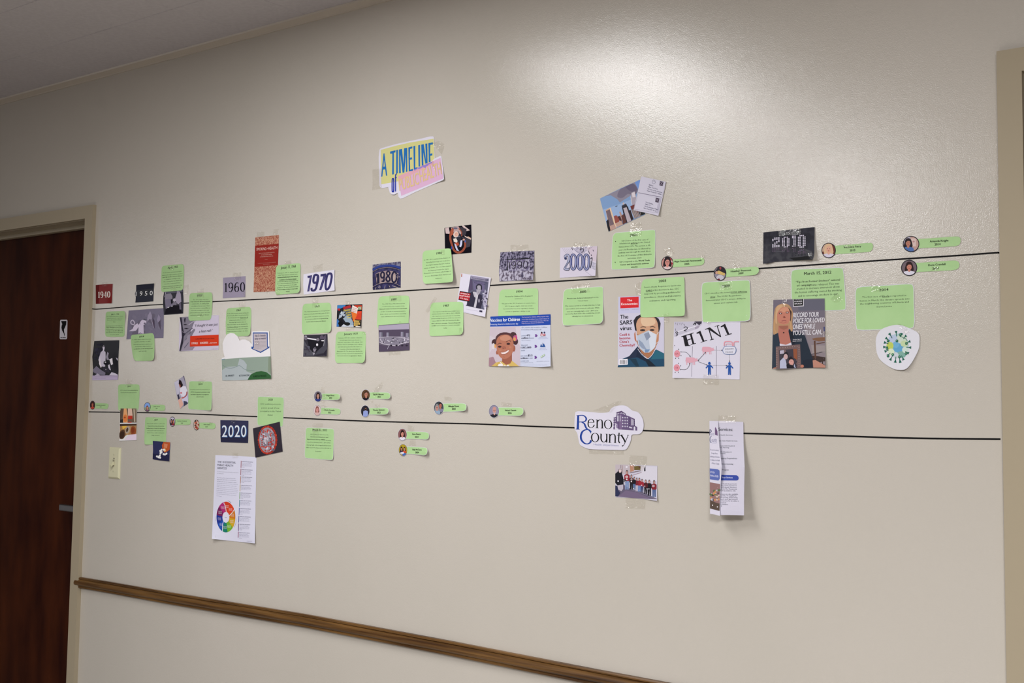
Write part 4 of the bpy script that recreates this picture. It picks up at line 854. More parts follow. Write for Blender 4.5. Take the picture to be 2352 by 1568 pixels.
def arrow(p, pts, w=4, dash=False, c='#26222f', hd=16):
    pts = P2(pts)
    a, b_ = Vector(pts[-2]), Vector(pts[-1])
    d = (b_ - a).normalized()
    if dash:
        a0 = Vector(pts[0]); L = (b_ - a0).length; k = 0.0
        while k < L - hd:
            q0, q1 = a0 + d * k, a0 + d * (k + 5)
            p.stroke([tuple(q0), tuple(q1)], w, c); k += 12
    else:
        p.stroke(pts, w, c)
    n_ = Vector((-d[1], d[0]))
    p.poly([tuple(b_), tuple(b_ - d * hd + n_ * hd * .5), tuple(b_ - d * hd - n_ * hd * .5)], c)
arrow(p, '235,1192 290,1195 325,1220 348,1252'); arrow(p, '235,1402 290,1402 325,1370 342,1322'); arrow(p, '436,1298 532,1192'); arrow(p, '532,1192 436,1298'); arrow(p, '438,1306 552,1350')
arrow(p, '632,1170 735,1172', dash=True); arrow(p, '612,1354 790,1356', dash=True); arrow(p, '815,1225 815,1312', dash=True)
for x, y in ((575, 1330), (816, 1332)):
    p.ell(x, y - 2, 15, 17, '#1d4fa5').poly([(x - 20, y + 18), (x + 20, y + 18), (x + 46, y + 52), (x + 38, y + 60), (x + 16, y + 36), (x + 17, y + 135), (x + 4, y + 135), (x, y + 82), (x - 4, y + 135), (x - 17, y + 135), (x - 16, y + 36), (x - 38, y + 60), (x - 46, y + 52)], '#1d4fa5')
p.stroke('752,1118 755,1080 770,1068 830,1068 848,1080 852,1118', 12, '#e09aa8').stroke('868,1118 870,1080 885,1068 930,1068', 12, '#e09aa8').stroke('775,1118 778,1096 840,1096', 7, '#e09aa8')
p.poly('745,1140 770,1123 865,1123 890,1140 898,1172 888,1205 865,1222 770,1220 745,1205 732,1172', '#3d5f9b', smooth=True).poly('750,1143 772,1128 863,1128 886,1143 892,1172 883,1202 862,1217 773,1215 750,1202 738,1172', '#dcdae8', smooth=True).text((762, 1166), (866, 1160), 20, 'Unknown', '#2b2b45').text((772, 1202), (856, 1198), 20, 'Host(s)', '#2b2b45')
p.clip = None
p.tape('500,1460 690,1465 688,1590 498,1585').tape('520,790 575,770 600,860 560,880')
p = Paper('year_picture', VV, '98,240 520,196 938,152 932,420 930,600 905,685 640,700 280,722 170,750 92,752 96,500', '#26262f!', 'black glossy picture reading 2010 in rows of white lamps', 'picture', 'year pictures', lifts=[(905, 685, .012, .10), (92, 752, .006, .07)])
p.poly('100,470 300,440 930,590 905,685 280,722 92,752', '#3f3f4b~#2b2b35~60').poly('100,242 930,156 930,560 700,480 350,420 100,440', '#1e1e27~#2d2d38~50').poly('530,660 880,620 900,684 600,700', '#0b0b11')
DIG = {'2': ['0111', '1111', '1001', '0011', '0110', '1100', '1111', '1111'], '0': ['01110', '11011', '11011', '11011', '11011', '11011', '11011', '01110'], '1': ['111', '111', '011', '011', '011', '011', '011', '111']}
def lampdigit(p, x, y, w, h_, ch, slope):
    rows = DIG[ch]
    for r_, row in enumerate(rows):
        for k, bit in enumerate(row):
            if bit == '1':
                xx = x + (k + .5) * w / len(row); yy = y + (r_ + .5) * h_ / len(rows) + slope * (xx - x)
                p.ell(xx, yy, w / len(row) * .38, h_ / len(rows) * .42, '#d9d2e2', n=7)
                if r_ > 4:
                    p.ell(xx, yy + (len(rows) - r_) * 2.0 * h_ / len(rows) - 10, w / len(row) * .3, h_ / len(rows) * .28, '#75647c', n=5)
lampdigit(p, 238, 325, 130, 165, '2', -.06); lampdigit(p, 402, 312, 128, 180, '0', -.06); lampdigit(p, 565, 292, 68, 185, '1', -.05); lampdigit(p, 660, 282, 135, 215, '0', -.05)
p.stroke('300,560 450,550', 14, '#51505c').stroke('690,540 760,535', 10, '#5a5966')
p.tape('345,200 720,165 712,275 350,300').tape('860,590 935,575 935,640 870,650')
p = green(VV, '590,842 1000,826 1375,808 1412,835 1440,1200 1455,1490 1425,1515 1000,1528 590,1545 560,1520 552,1200 545,890', 'green card behind the former smoker poster', ((765, 938), (1210, 915), 50, 'March 15, 2012'), lev=.0006, rim=.0012, r=.012)
p.lines(-.055, 34, [(628, 1068, 1352, '\u201cTips from Former Smokers\u201d national', 1), (645, 1124, 890, 'ad campaign', 1), (900, 1114, 1340, 'was released. This was'), (640, 1180, 1348, 'created to increase awareness about'), (612, 1240, 1382, 'the human suffering caused by smoking'), (668, 1296, 1325, 'and to encourage smokers to quit.')])
p.tape('1190,1330 1310,1230 1400,1350 1280,1400')
p = Paper('poster', VX, '142,155 620,138 1113,125 1122,780 1132,1437 640,1445 300,1462 118,1452 128,800', '#77727d!', 'former smoker poster with a blonde woman holding a framed photo', 'poster', 'posters', lev=.0018, lifts=[(250, 1462, .008, .09), (1132, 1437, .003, .06)])
p.clip = P2('142,155 1113,125 1132,1437 118,1452')
p.poly('142,155 1113,125 1116,480 700,520 600,400 142,420', '#6f6b77').poly('600,160 1113,140 1115,350 620,360', '#65616d').poly('700,590 1118,480 1122,1000 1125,1430 860,1200', '#857d7f').poly('860,1010 1122,1020 1122,1150 880,1180', '#948b8b').stroke('850,1190 1120,1130', 16, '#4a3f45').poly('840,1200 1130,1240 1132,1437 900,1437', '#3a2b28')
p.poly('880,885 960,870 1120,860 1120,930 1000,940 890,910', '#7c5643').stroke('925,930 940,1260', 34, '#5c3d30').stroke('960,985 1118,960', 16, '#5c3d30').poly('1090,665 1118,660 1118,745 1100,750', '#3d4b78').stroke('1098,750 1100,860', 12, '#b9b3b9')
p.poly('135,820 240,780 470,720 520,760 640,760 740,830 860,1180 915,1340 900,1440 118,1452', '#1f2a38').poly('440,700 500,760 560,1000 480,1000', '#141b27').poly('130,830 235,790 262,1020 190,1040 190,1440 118,1450', '#253140').poly('700,1300 880,1270 915,1350 905,1437 700,1437', '#1a2331')
p.poly('160,380 200,280 290,230 400,230 480,300 515,420 500,560 510,700 490,760 440,700 220,780 150,810 138,700', '#b18a66', smooth=True)
p.poly('240,640 430,640 430,760 480,980 380,1010 270,1000 235,780', '#b0705e').poly('250,650 420,640 415,690 340,720 265,690', '#9a6051').ell(338, 775, 14, 14, '#1a1012').poly('262,980 380,1005 480,960 490,1015 265,1025', '#cfcad4')
p.poly('200,300 300,240 400,240 320,300 220,420 210,600 180,560', '#c9a47d', smooth=True).poly('430,300 490,380 470,560 440,500', '#3f2c25').poly('215,440 235,370 300,300 400,290 450,360 465,460 450,560 400,610 330,620 260,600 225,540', '#c07c6a', smooth=True).poly('260,360 330,300 410,300 440,370 340,390', '#cd9079', smooth=True).ell(278, 412, 32, 13, '#4a3a3a').ell(405, 398, 30, 13, '#4a3a3a').ell(278, 410, 12, 7, '#d5ccd0').ell(405, 396, 12, 7, '#d5ccd0').stroke('245,392 285,378 315,388', 7, '#7b4a3c').stroke('375,375 410,368 440,380', 7, '#7b4a3c').stroke('345,400 340,480', 5, '#a96555').poly('320,480 350,462 380,484 350,498', '#7d4035').stroke('300,555 345,545 390,552', 12, '#94504c').stroke('260,575 330,590 400,575', 4, '#8a4f43').stroke('440,560 470,600 480,740', 18, '#c09a72').stroke('160,520 165,700 200,790', 22, '#bf966c')
p.poly('190,1040 650,995 672,1452 195,1455', '#6d5c55').poly('250,1105 590,1078 600,1448 262,1450', '#3a3540')
for k in range(9):
    p.ell(212, 1080 + k * 42, 9, 8, '#a69288', n=6).ell(630, 1050 + k * 44, 9, 8, '#a69288', n=6)
for k in range(8):
    p.ell(280 + k * 45, 1062 - k * 4, 9, 7, '#a69288', n=6)
p.poly('268,1115 345,1105 345,1170 270,1180', '#b5adc0').poly('520,1085 590,1080 598,1290 530,1250', '#8a5236').poly('270,1310 340,1240 380,1300 410,1448 268,1450', '#b3b5cc').poly('320,1230 350,1160 400,1140 430,1200 420,1260', '#1d1820', smooth=True).ell(378, 1230, 40, 52, '#c2a3a3').poly('430,1260 480,1220 530,1280 500,1330 440,1310', '#1c161b').ell(485, 1335, 48, 58, '#cf9a92').poly('390,1380 450,1350 560,1440 400,1448', '#17151f').poly('540,1360 570,1448 530,1448', '#a9b0cc').ell(462, 1325, 5, 5, '#332222').ell(488, 1322, 5, 5, '#332222')
p.poly('890,1300 940,1290 1130,1400 1130,1437 900,1437', '#b5816f').ell(690, 1410, 34, 30, '#b57663').poly('150,1440 200,1430 200,1452 140,1452', '#b57663')
p.poly('512,138 722,132 722,275 518,284', '#d8d5dd').poly('527,138 708,133 708,262 530,270', '#0d0c12').text((546, 198), (690, 190), 26, 'FORMER', '#e2dfe8', bold=True, res=3).text((546, 242), (690, 234), 26, 'SMOKER', '#e2dfe8', bold=True, res=3).text((548, 156), (688, 150), 12, 'A TIP FROM A', '#c7c3cf', bold=True)
p.clip = None
for (a, y, c, t_) in ((520, 486, 1006, 'RECORD YOUR'), (518, 595, 1116, 'VOICE FOR LOVED'), (516, 708, 940, 'ONES WHILE'), (516, 822, 1058, 'YOU STILL CAN.')):
    p.text((a, y), (c, y - (c - a) * .032), 92, t_, '#e6e3ea', bold=True, shear=.16, res=4)
p.text((512, 915), (684, 905), 18, 'Terrie, Age 52', '#dcdae2', bold=True).text((512, 945), (684, 936), 18, 'North Carolina', '#dcdae2', bold=True)
p.tape('300,100 390,95 410,275 310,280').tape('1060,740 1190,760 1190,840 1065,820')
p = green(VY, '95,590 390,574 660,556 690,578 694,800 700,1010 665,1040 390,1048 100,1056 72,1035 68,850 64,625', 'large green card farthest right, above the virus cut-out', ((322, 640), (420, 634), 28, '2014'), rim=.0013, r=.013)
p.lines(-.045, 17, [(142, 710, 345, 'The first case of'), (355, 702, 428, 'Ebola', 1), (436, 698, 608, 'is reported in'), (110, 750, 645, 'Guinea in March; the disease spreads into'), (118, 782, 636, 'the neighboring countries of Liberia and'), (294, 812, 456, 'Sierra Leone')], color='#17201a')
p.poly('355,706 428,702 428,704 355,708', INKD, 'lettering').tape('235,560 330,560 335,640 240,650')
p = Paper('cut_out_picture', VY, '478,998 560,1000 640,1030 720,1070 748,1110 750,1180 742,1250 700,1340 650,1420 600,1465 540,1472 480,1462 400,1420 330,1360 298,1290 288,1200 292,1130 320,1070 370,1030', '#d8d6e0', 'rounded white cut-out with a green and blue spiked virus', 'picture', 'virus pictures', lev=.0018, smooth=True, lifts=[(600, 1465, .005, .07)])
p.ell(525, 1215, 112, 130, '#a8c3c6').ell(560, 1150, 60, 50, '#c3d3c4').ell(470, 1160, 50, 60, '#b3bfd6').ell(530, 1240, 60, 50, '#5f9fc6').ell(500, 1205, 34, 34, '#6cabd0').ell(438, 1218, 38, 42, '#b9c95f').ell(590, 1195, 40, 34, '#bcd0a5').ell(560, 1310, 50, 36, '#7aa89a').ell(450, 1280, 34, 34, '#cfdcc0').ell(500, 1320, 30, 34, '#c3cdd3').ell(600, 1260, 34, 34, '#c7d6cf').stroke('540,1115 600,1140 620,1165', 6, '#2f6f5c')
TEAL = '#1b6153'
for ang, rr in ((-95, 1), (-68, .92), (-48, .96), (-20, 1), (4, 1), (28, .94), (62, .98), (78, 1.06), (98, 1.04), (120, 1.02), (140, .92), (160, .95), (178, 1), (196, .98), (214, 1), (236, 1.02)):
    ca, sa = math.cos(math.radians(ang)), math.sin(math.radians(ang))
    x0, y0, x1, y1 = 515 + 96 * ca, 1225 + 108 * sa, 515 + 148 * rr * ca, 1225 + 165 * rr * sa
    nx, ny = -sa * 15, ca * 15
    p.stroke([(x0, y0), (x1, y1)], 7, TEAL).poly([(x1 - nx, y1 - ny), (x1 + nx, y1 + ny), (x0 * .45 + x1 * .55 + nx * .3, y0 * .45 + y1 * .55 + ny * .3), (x0 * .45 + x1 * .55 - nx * .3, y0 * .45 + y1 * .55 - ny * .3)], TEAL)
for (x, y) in ((512, 1165), (612, 1192), (418, 1165), (408, 1245), (468, 1310), (538, 1335), (610, 1298), (548, 1100), (418, 1325)):
    p.ell(x, y, 14, 15, '#1b6153').ell(x - 2, y - 2, 6, 6, '#7fae7d')
p.tape('520,985 590,990 650,1080 600,1100')
# --- lower timeline
p = green(VC, '495,188 620,188 745,188 762,205 758,370 748,535 615,537 485,535 474,515 476,350 472,205', 'green card above the two drinks photos, crossing the lower black line', ((600, 226), (640, 222), 18, '2016'), lifts=[(472, 535, .003, .05)])
p.lines(-.0, 11, [(500, 272, 610, 'CDC releases a'), (612, 272, 738, 'recommendation', 1), (510, 302, 722, 'from the Flu: through vaccination')])
p.tape('570,120 660,110 665,215 572,220')
p = Paper('photo', VC, '505,510 616,510 728,510 726,720 725,930 610,936 494,942 500,720', '#c7bfcb', 'two stacked photos of red and orange drinks and dark round bowls', 'photo', 'history photos', lev=.0018)
p.clip = P2('505,510 728,510 725,930 494,942')
p.poly('505,510 726,510 725,698 503,700', '#5b4a3c').poly('555,510 590,510 605,600 605,698 545,698 545,620', '#c9885b').ell(575, 640, 28, 50, '#b86a34').ell(568, 630, 14, 12, '#8a3a20').poly('610,510 660,510 672,600 668,650 610,650', '#b59a8a').poly('612,605 670,605 668,652 610,650', '#9a2a1e').poly('505,510 550,510 540,600 508,690', '#4b4134').poly('672,510 724,510 724,690 690,690', '#6a5a4b').stroke('690,520 700,690', 8, '#c0b2a4').poly('610,690 660,688 655,700 610,700', '#9a2a1e').poly('505,660 545,650 545,700 505,700', '#23201f')
p.poly('503,716 726,713 723,860 600,860 500,920', '#8c6b45').ell(535, 855, 42, 65, '#4a3224', rot=15).ell(530, 862, 30, 50, '#2f1c14', rot=15).ell(608, 795, 36, 62, '#9d7b58', rot=15).ell(605, 795, 26, 48, '#8f8278', rot=15).ell(600, 795, 14, 30, '#3c2a20', rot=15).ell(680, 805, 38, 60, '#7a3e1e').ell(676, 800, 22, 36, '#6a2c12').poly('530,725 600,720 590,760 540,790', '#c39a3c').poly('503,716 726,713 724,735 503,745', '#35251c').poly('560,930 620,860 723,850 723,930', '#bfaebf')
p.clip = None
p = green(VC, '850,624 985,628 1115,632 1128,650 1118,820 1112,985 980,990 840,992 822,975 828,800 835,640', 'green card with a pill bottle photo at its lower corner', ((960, 672), (1006, 670), 20, '2017'), lifts=[(835, 990, .004, .05)])
p.lines(.01, 11, [(860, 716, 1098, 'Public health officials confirm that'), (868, 748, 1088, 'drug overdoses have become the', 1), (855, 778, 1100, 'leading cause of death for Americans', 1), (865, 808, 1086, 'under age 50, with more than two'), (862, 838, 1090, 'thirds of those deaths coming from'), (922, 872, 1028, 'drug overdose')])
p.tape('950,610 975,655 970,685 945,680')
p = Paper('photo', VC, '940,942 1055,950 1175,960 1168,1090 1160,1212 1040,1202 960,1190 938,1182 944,1060', '#23264a!', 'small navy photo of white pills spilled from an amber bottle', 'photo', 'history photos', lev=.0018, lifts=[(1160, 1212, .003, .04)])
p.poly('1085,955 1172,961 1165,1060 1130,1085 1100,1100 1072,1060 1062,1000', '#a14a22', smooth=False).poly('1090,975 1140,985 1130,1040 1090,1030', '#b5714f').poly('940,1110 1160,1130 1158,1210 1040,1202 942,1182', '#191a38').poly('1100,1030 1120,1075 1090,1090', '#d8a35f')
for (x, y) in ((1042, 1075), (1060, 1060), (1060, 1090), (1045, 1110), (1085, 1118), (1104, 1122), (1124, 1112), (1036, 1138), (998, 1148), (1018, 1160), (1040, 1165), (1048, 1095), (1092, 1060), (1026, 1150)):
    p.ell(x, y, 13, 14, '#d9d7e3')
p = green(VG, '410,105 590,108 750,108 768,130 765,350 755,570 735,590 560,578 390,568 372,550 380,330 388,120', 'green card right of the tilted photo of a pregnant woman', ((542, 172), (608, 168), 28, '2018'), lifts=[(755, 580, .006, .06)], rim=.0006)
p.lines(0, 15, [(412, 252, 732, 'Morbidity and Mortality Weekly Report'), (416, 294, 482, '(MMWR)'), (492, 294, 728, 'documents persistent racial', 1), (416, 332, 716, 'and ethnic disparities in pregnancy-', 1), (508, 370, 632, 'related deaths', 1)])
p.tape('540,80 660,70 665,130 545,140')
p = Paper('photo', VG, '308,15 225,75 145,130 185,330 245,560 320,505 380,460 375,330 340,150', '#8f8b9b', 'small tilted photo of a pregnant woman in a white shirt', 'photo', 'history photos', lifts=[(145, 130, .003, .04)])
p.clip = P2('308,15 145,130 245,560 380,465 375,330')
p.poly('145,130 215,90 240,250 200,380', '#aba7b8').poly('290,20 312,15 372,220 350,200', '#5d5a68').poly('230,80 260,100 290,170 270,215 240,205 220,150', '#1b1014').poly('228,150 250,170 255,210 238,205', '#8a4a3c').poly('245,220 290,190 335,190 360,260 350,330 290,370 250,330 240,280', '#c7c5d6').poly('250,330 300,360 360,300 378,440 320,510 300,500', '#b5b3c8').stroke('355,280 345,340 290,385', 16, '#8f3f36').ell(262, 300, 16, 14, '#b5606a').ell(285, 380, 18, 12, '#a85a50').poly('210,420 260,380 300,490 245,560', '#c39a8a').poly('195,330 220,320 240,390 215,410', '#2d2a3a').poly('300,430 350,440 375,470 305,520', '#34364f')
p.clip = None
p = green(VG, '1530,355 1730,362 1925,370 1945,395 1937,620 1928,835 1910,858 1720,845 1525,835 1505,810 1510,600 1512,375', 'green card above the tilted red virus photo, crossing the lower black line', ((1688, 425), (1760, 425), 34, '2020'), rim=.0008)
p.lines(.01, 26, [(1555, 492, 1896, 'CDC confirms person-to-'), (1576, 556, 1868, 'person spread of new'), (1550, 610, 1894, 'coronavirus in the United'), (1675, 672, 1760, 'States')], color='#1f3425')
p = Paper('year_picture', VG, '903,745 1130,748 1363,755 1362,930 1357,1120 1130,1112 912,1105 905,930', '#2c2c49!', 'dark blue picture reading 2020 in white outlined figures', 'picture', 'year pictures', lev=.0010)
p.poly('903,990 1360,1000 1357,1120 912,1105', '#22223c')
for (x, ch) in ((930, '2'), (1035, '0'), (1140, '2'), (1243, '0')):
    p.text((x - 4, 1026), (x + 88, 1028), 205, ch, '#3f6ea8', bold=True, res=4)
for (x, ch) in ((930, '2'), (1035, '0'), (1140, '2'), (1243, '0')):
    p.text((x, 1018), (x + 82, 1020), 198, ch, '#d5dbec', bold=False, res=4)
p.tape('1075,700 1160,700 1165,800 1080,800')
p = Paper('photo', VG, '1440,880 1660,825 1880,770 1904,1010 1928,1258 1700,1308 1480,1358 1460,1120', '#2c2630!', 'tilted dark photo of a grey virus ball with red spikes', 'photo', 'virus pictures', lev=.0018)
p.clip = P2('1440,880 1880,770 1928,1258 1480,1358')
rr = random.Random(21)
for k in range(34):
    a_ = 2 * math.pi * k / 34
    p.ell(1680 + 142 * math.cos(a_), 1070 + 215 * math.sin(a_), 20, 24, rr.choice(['#a22f22', '#8b2a1f', '#b53a28']), n=8)
p.ell(1675, 1070, 132, 205, '#8f8793', n=28)
cloud(p, 70, 1570, 1780, 900, 1240, 10, 26, ['#b5adb8', '#77707d', '#c3bbc5', '#8d8692', '#5d5663'], 31)
for k in range(44):
    a_ = rr.uniform(0, 6.28); q = math.sqrt(rr.uniform(0, 1))
    x, y = 1675 + 118 * q * math.cos(a_), 1070 + 185 * q * math.sin(a_)
    t_ = rr.uniform(0, 6.28)
    p.poly([(x + 17 * math.cos(t_ + j * 2.09), y + 17 * math.sin(t_ + j * 2.09)) for j in range(3)], rr.choice(['#b13325', '#a22a20', '#c24432']))
p.clip = None
p = Paper('poster', VH, '172,100 490,112 815,132 802,800 788,1482 450,1448 118,1410 145,750', '#cdcbdc', 'tall white sheet on ten essential public health services with a colour wheel', 'poster', 'posters', lifts=[(118, 1410, .012, .12), (788, 1482, .008, .1)])
for (a, y, c, t_) in ((205, 222, 492, 'THE 10 ESSENTIAL'), (203, 270, 448, 'PUBLIC HEALTH'), (202, 318, 348, 'SERVICES')):
    p.text((a, y), (c, y + (c - a) * .045), 32, t_, '#14143a', bold=True)
p.lines(.06, 11, [(200, 362, 536, 'To protect and promote the health of all people in'), (198, 392, 300, 'all communities')], color='#3c3a5c', bold=False)
bt = ['The 10 Essential Public Health Services provide a', 'framework for public health to protect and promote', 'the health of all people in all communities. To achieve', 'equity, the Essential Services actively promote policies,', 'systems, and overall community conditions that', 'enable optimal health for all and seek to remove', 'systemic and structural barriers that have resulted in', 'health inequities. Such barriers include poverty,', 'racism, gender discrimination, and other forms of', 'oppression. Everyone should have a fair and just', 'to good health']
for k, t_ in enumerate(bt):
    p.text((200 - k * 1.4, 458 + k * 28), ((490, 497, 503, 526, 503, 512, 523, 520, 505, 500, 270)[k], 475 + k * 28 + (0, 0, 8, 8, 8, 12, 12, 12, 12, 12, 0)[k]), 10, t_, '#5a577a' if k > 2 else '#33315a', bold=k < 3, res=1)
wc = ['#c23a1e', '#c9401f', '#c0701f', '#c29a22', '#6aa52e', '#157063', '#1f49a0', '#1c2f86', '#6a1f52', '#a2276c']
for k in range(10):
    a0, a1 = math.radians(-100 + k * 36), math.radians(-100 + (k + 1) * 36)
    pp = []
    for j in range(7):
        t_ = a0 + (a1 - a0) * j / 6
        pp.append((338 + 148 * math.cos(t_ ), 1070 + 240 * math.sin(t_)))
    for j in range(6, -1, -1):
        t_ = a0 + (a1 - a0) * j / 6
        pp.append((338 + 52 * math.cos(t_), 1075 + 84 * math.sin(t_)))
    p.poly(pp, wc[k])
    am = (a0 + a1) / 2
    x, y = 338 + 102 * math.cos(am), 1072 + 166 * math.sin(am)
    for j in range(3):
        p.text((x - 26, y - 16 + j * 16), (x + 26, y - 14 + j * 16), 10, ('Assess and', 'monitor the', 'community')[j], '#e0d9e2', bold=True, res=1)
p.stroke('302,845 330,910 345,1000', 9, '#d3d1e0').stroke('470,950 430,1010 385,1055', 9, '#d3d1e0').stroke('300,1140 285,1200 285,1300', 9, '#d3d1e0').ell(338, 1075, 54, 86, '#d0cede').text((320, 1080), (354, 1081), 12, 'Equity', '#55536f', bold=True).stroke('368,815 395,828 422,850', 5, '#5a5875').stroke('502,1090 495,1160 470,1230', 3, '#7a7892').stroke('182,1060 178,1130', 3, '#7a7892')
ys = [190, 315, 430, 560, 680, 800, 925, 1050, 1170, 1300]
bc = ['#8a2f3c', '#8a3a4c', '#a06a4a', '#b09a4a', '#6a9a4a', '#2a7a8a', '#3a4a9a', '#2a3a8a', '#5a2a6a', '#8a2a5a']
for k in range(10):
    x = 578 - k * 5; y0 = ys[k]; y1 = (ys + [1405])[k + 1] - 14
    p.stroke([(x, y0), (x - 4, y1)], 8, bc[k])
    p.text((x + 14, y0 + 18), (x + 14 + 168, y0 + 26), 10, 'ESSENTIAL PUBLIC HEALTH SERVICE #%d' % (k + 1), '#2e2c50', bold=True, res=1)
    for j, (e_, t_) in enumerate(((140, 'Assess and monitor population'), (155, 'health status, factors that'), (150, 'influence health, and community'), (40, 'needs'))):
        if k in (3, 5, 7) and j == 3:
            continue
        p.text((x + 12, y0 + 42 + j * 20), (x + 12 + e_, y0 + 46 + j * 20), 9, t_, '#5f5d7c', res=1)
p.text((665, 1450), (745, 1452), 9, 'Created 2020', '#77758f', res=1)
p.tape('440,60 530,70 535,150 445,150')
p = green(VM, '185,864 400,874 605,883 628,905 620,1150 612,1375 590,1402 370,1385 160,1370 142,1345 152,1100 160,885', 'green card farthest right of those under the lower line, below two photo badges', ((275, 922), (512, 925), 36, 'March 31, 2022'), rim=.0008, lifts=[(605, 1400, .004, .05)])
p.lines(.03, 17, [(235, 985, 535, 'CDC released data from the'), (238, 1026, 528, 'Adolescent Behaviors and', 1), (185, 1065, 482, 'Experiences Survey (ABES)', 1), (490, 1082, 575, 'showing'), (190, 1112, 575, 'that from January 2021 - June 2021,'), (178, 1158, 578, 'among high school-aged adolescents'), (172, 1200, 582, '44% report feeling persistently sad or'), (322, 1262, 420, 'hopeless')])
p.tape('268,800 440,790 440,930 268,935').tape('275,905 378,905 380,1010 278,1015')
p = Paper('county_sign', VZ, '250,420 270,398 330,380 500,390 700,405 900,425 1100,405 1170,320 1260,260 1380,235 1500,233 1600,270 1720,365 1850,400 1930,480 1985,590 2008,700 1995,850 1930,950 1850,975 1705,990 1680,1120 1620,1270 1530,1372 1300,1378 900,1370 600,1350 480,1310 370,1240 330,1100 300,950 235,830 232,600', '#d8d6e4', 'white cut-out county health department logo on the lower black line', 'sign', lev=.0018, smooth=True)
BL = '#1c3f93'; BK = '#06060a'
p.poly('272,484 345,484 352,498 345,840 368,848 368,854 258,845 260,838 285,828 300,500', '#12207a').stroke('322,500 316,835', 42, BL).stroke('330,492 450,490 520,540 530,600 480,650 350,658', 42, BL, thin=22).stroke('415,662 480,700 520,790 560,850', 46, BL, thin=24).stroke('300,848 366,850', 10, BL).stroke('258,846 300,846', 8, BL)
p.stroke('655,920 600,862 530,855 440,900 395,1010 410,1120 480,1200 560,1222 630,1190 655,1130', 52, BL, thin=24).poly('632,880 665,885 655,955 640,950', BL).poly('640,1110 662,1130 655,1200 630,1190', BL)
p.stroke('590,668 735,670', 12, BK, sm=False).stroke('735,668 700,600 650,585 600,620 580,690 590,760 640,805 700,790 745,730', 30, BK, thin=10)
p.stroke('815,605 812,810', 34, BK).stroke('830,640 880,600 930,615 945,680 945,815', 34, BK, thin=12).stroke('775,600 815,600', 12, BK).stroke('770,812 850,816', 9, BK).stroke('905,818 975,820', 9, BK)
p.stroke('1095,608 1025,640 1005,720 1030,800 1100,832 1165,800 1185,720 1160,640', 32, BK, thin=9, closed=True)
p.stroke('758,945 690,980 670,1060 695,1140 760,1170 825,1140 850,1060 825,980', 34, BK, thin=10, closed=True)
p.stroke('915,965 915,1100 960,1170 1030,1160 1060,1100', 34, BK, thin=12).stroke('1062,965 1060,1185', 32, BK).stroke('885,963 925,965', 10, BK).stroke('1030,965 1070,968', 10, BK)
p.stroke('1140,975 1136,1185', 34, BK).stroke('1150,1010 1200,970 1260,985 1278,1050 1276,1190', 34, BK, thin=12).stroke('1105,970 1145,972', 10, BK).stroke('1100,1188 1180,1190', 9, BK).stroke('1240,1192 1310,1195', 9, BK)
p.stroke('1378,935 1368,1100 1372,1160 1395,1200', 30, BK).stroke('1325,998 1420,1000', 14, BK).stroke('1430,990 1500,1100 1535,1175', 38, BK).stroke('1610,1000 1560,1120 1500,1250 1455,1278', 15, BK).stroke('1425,990 1490,992', 10, BK).stroke('1580,996 1635,998', 10, BK).ell(1465, 1272, 18, 16, BK)
p.text((725, 1255), (1365, 1285), 50, 'Health Department', '#8289b5', res=3)
PU = '#66547a'
p.poly('1235,545 1305,525 1310,410 1440,372 1560,450 1570,490 1630,510 1780,580 1785,755 1845,785 1845,880 1360,850 1230,848', PU).poly('1310,415 1440,375 1555,455 1550,480 1440,410 1315,440', '#4f3f62').poly('1400,440 1450,480 1450,850 1385,850 1385,640 1420,640', '#77668a')
for r_ in range(4):
    for k in range(4):
        x = 1468 + k * 40; y = 545 + r_ * 75 + k * 1
        p.ell(x, y, 11, 22, '#d8d6e4', n=8)
for k in range(7):
    p.ell(1330 + k * 38, 452 - min(k, 3) * 8 + max(0, k - 3) * 14, 10, 18, '#d8d6e4', n=8)
for k in range(3):
    p.poly([(1330 + k * 36, 490), (1344 + k * 36, 488), (1344 + k * 36, 640), (1330 + k * 36, 642)], '#d8d6e4')
    p.poly([(1685 + k * 28, 570 + k * 12), (1697 + k * 28, 576 + k * 12), (1697 + k * 28, 745), (1685 + k * 28, 742)], '#d8d6e4')
for r_ in range(4):
    p.ell(1245, 580 + r_ * 62, 8, 16, '#d8d6e4', n=8).ell(1282, 575 + r_ * 62, 8, 16, '#d8d6e4', n=8).ell(1648, 580 + r_ * 56, 9, 14, '#2e2440', n=8).ell(1770, 600 + r_ * 50, 9, 14, '#2e2440', n=8)
p.poly('1280,730 1300,690 1320,720 1325,820 1360,825 1360,850 1270,845', '#d8d6e4').poly('1300,740 1330,700 1350,740 1350,810 1310,815', '#8a7a9c').poly('1755,790 1775,770 1795,795 1795,878 1755,876', '#d8d6e4')
for k in range(4):
    p.poly([(1635 + k * 30 + (k > 2) * 50, 775 + k * 5), (1655 + k * 30 + (k > 2) * 50, 778 + k * 5), (1655 + k * 30 + (k > 2) * 50, 815 + k * 5), (1635 + k * 30 + (k > 2) * 50, 812 + k * 5)], '#d8d6e4')
p.tape('700,360 1350,120 1440,125 1180,420').tape('590,1360 1500,1378 1495,1500 592,1480')
p = Paper('photo', VAA, '250,378 750,392 1258,412 1252,830 1245,1252 900,1205 640,1185 250,1168 250,780', '#c7c2d2!', 'colour group photo of people in red shirts below the county logo', 'photo', 'staff photos', lifts=[(1245, 1252, .005, .06)])
p.clip = P2('250,378 1258,412 1245,1252 640,1185 250,1168')
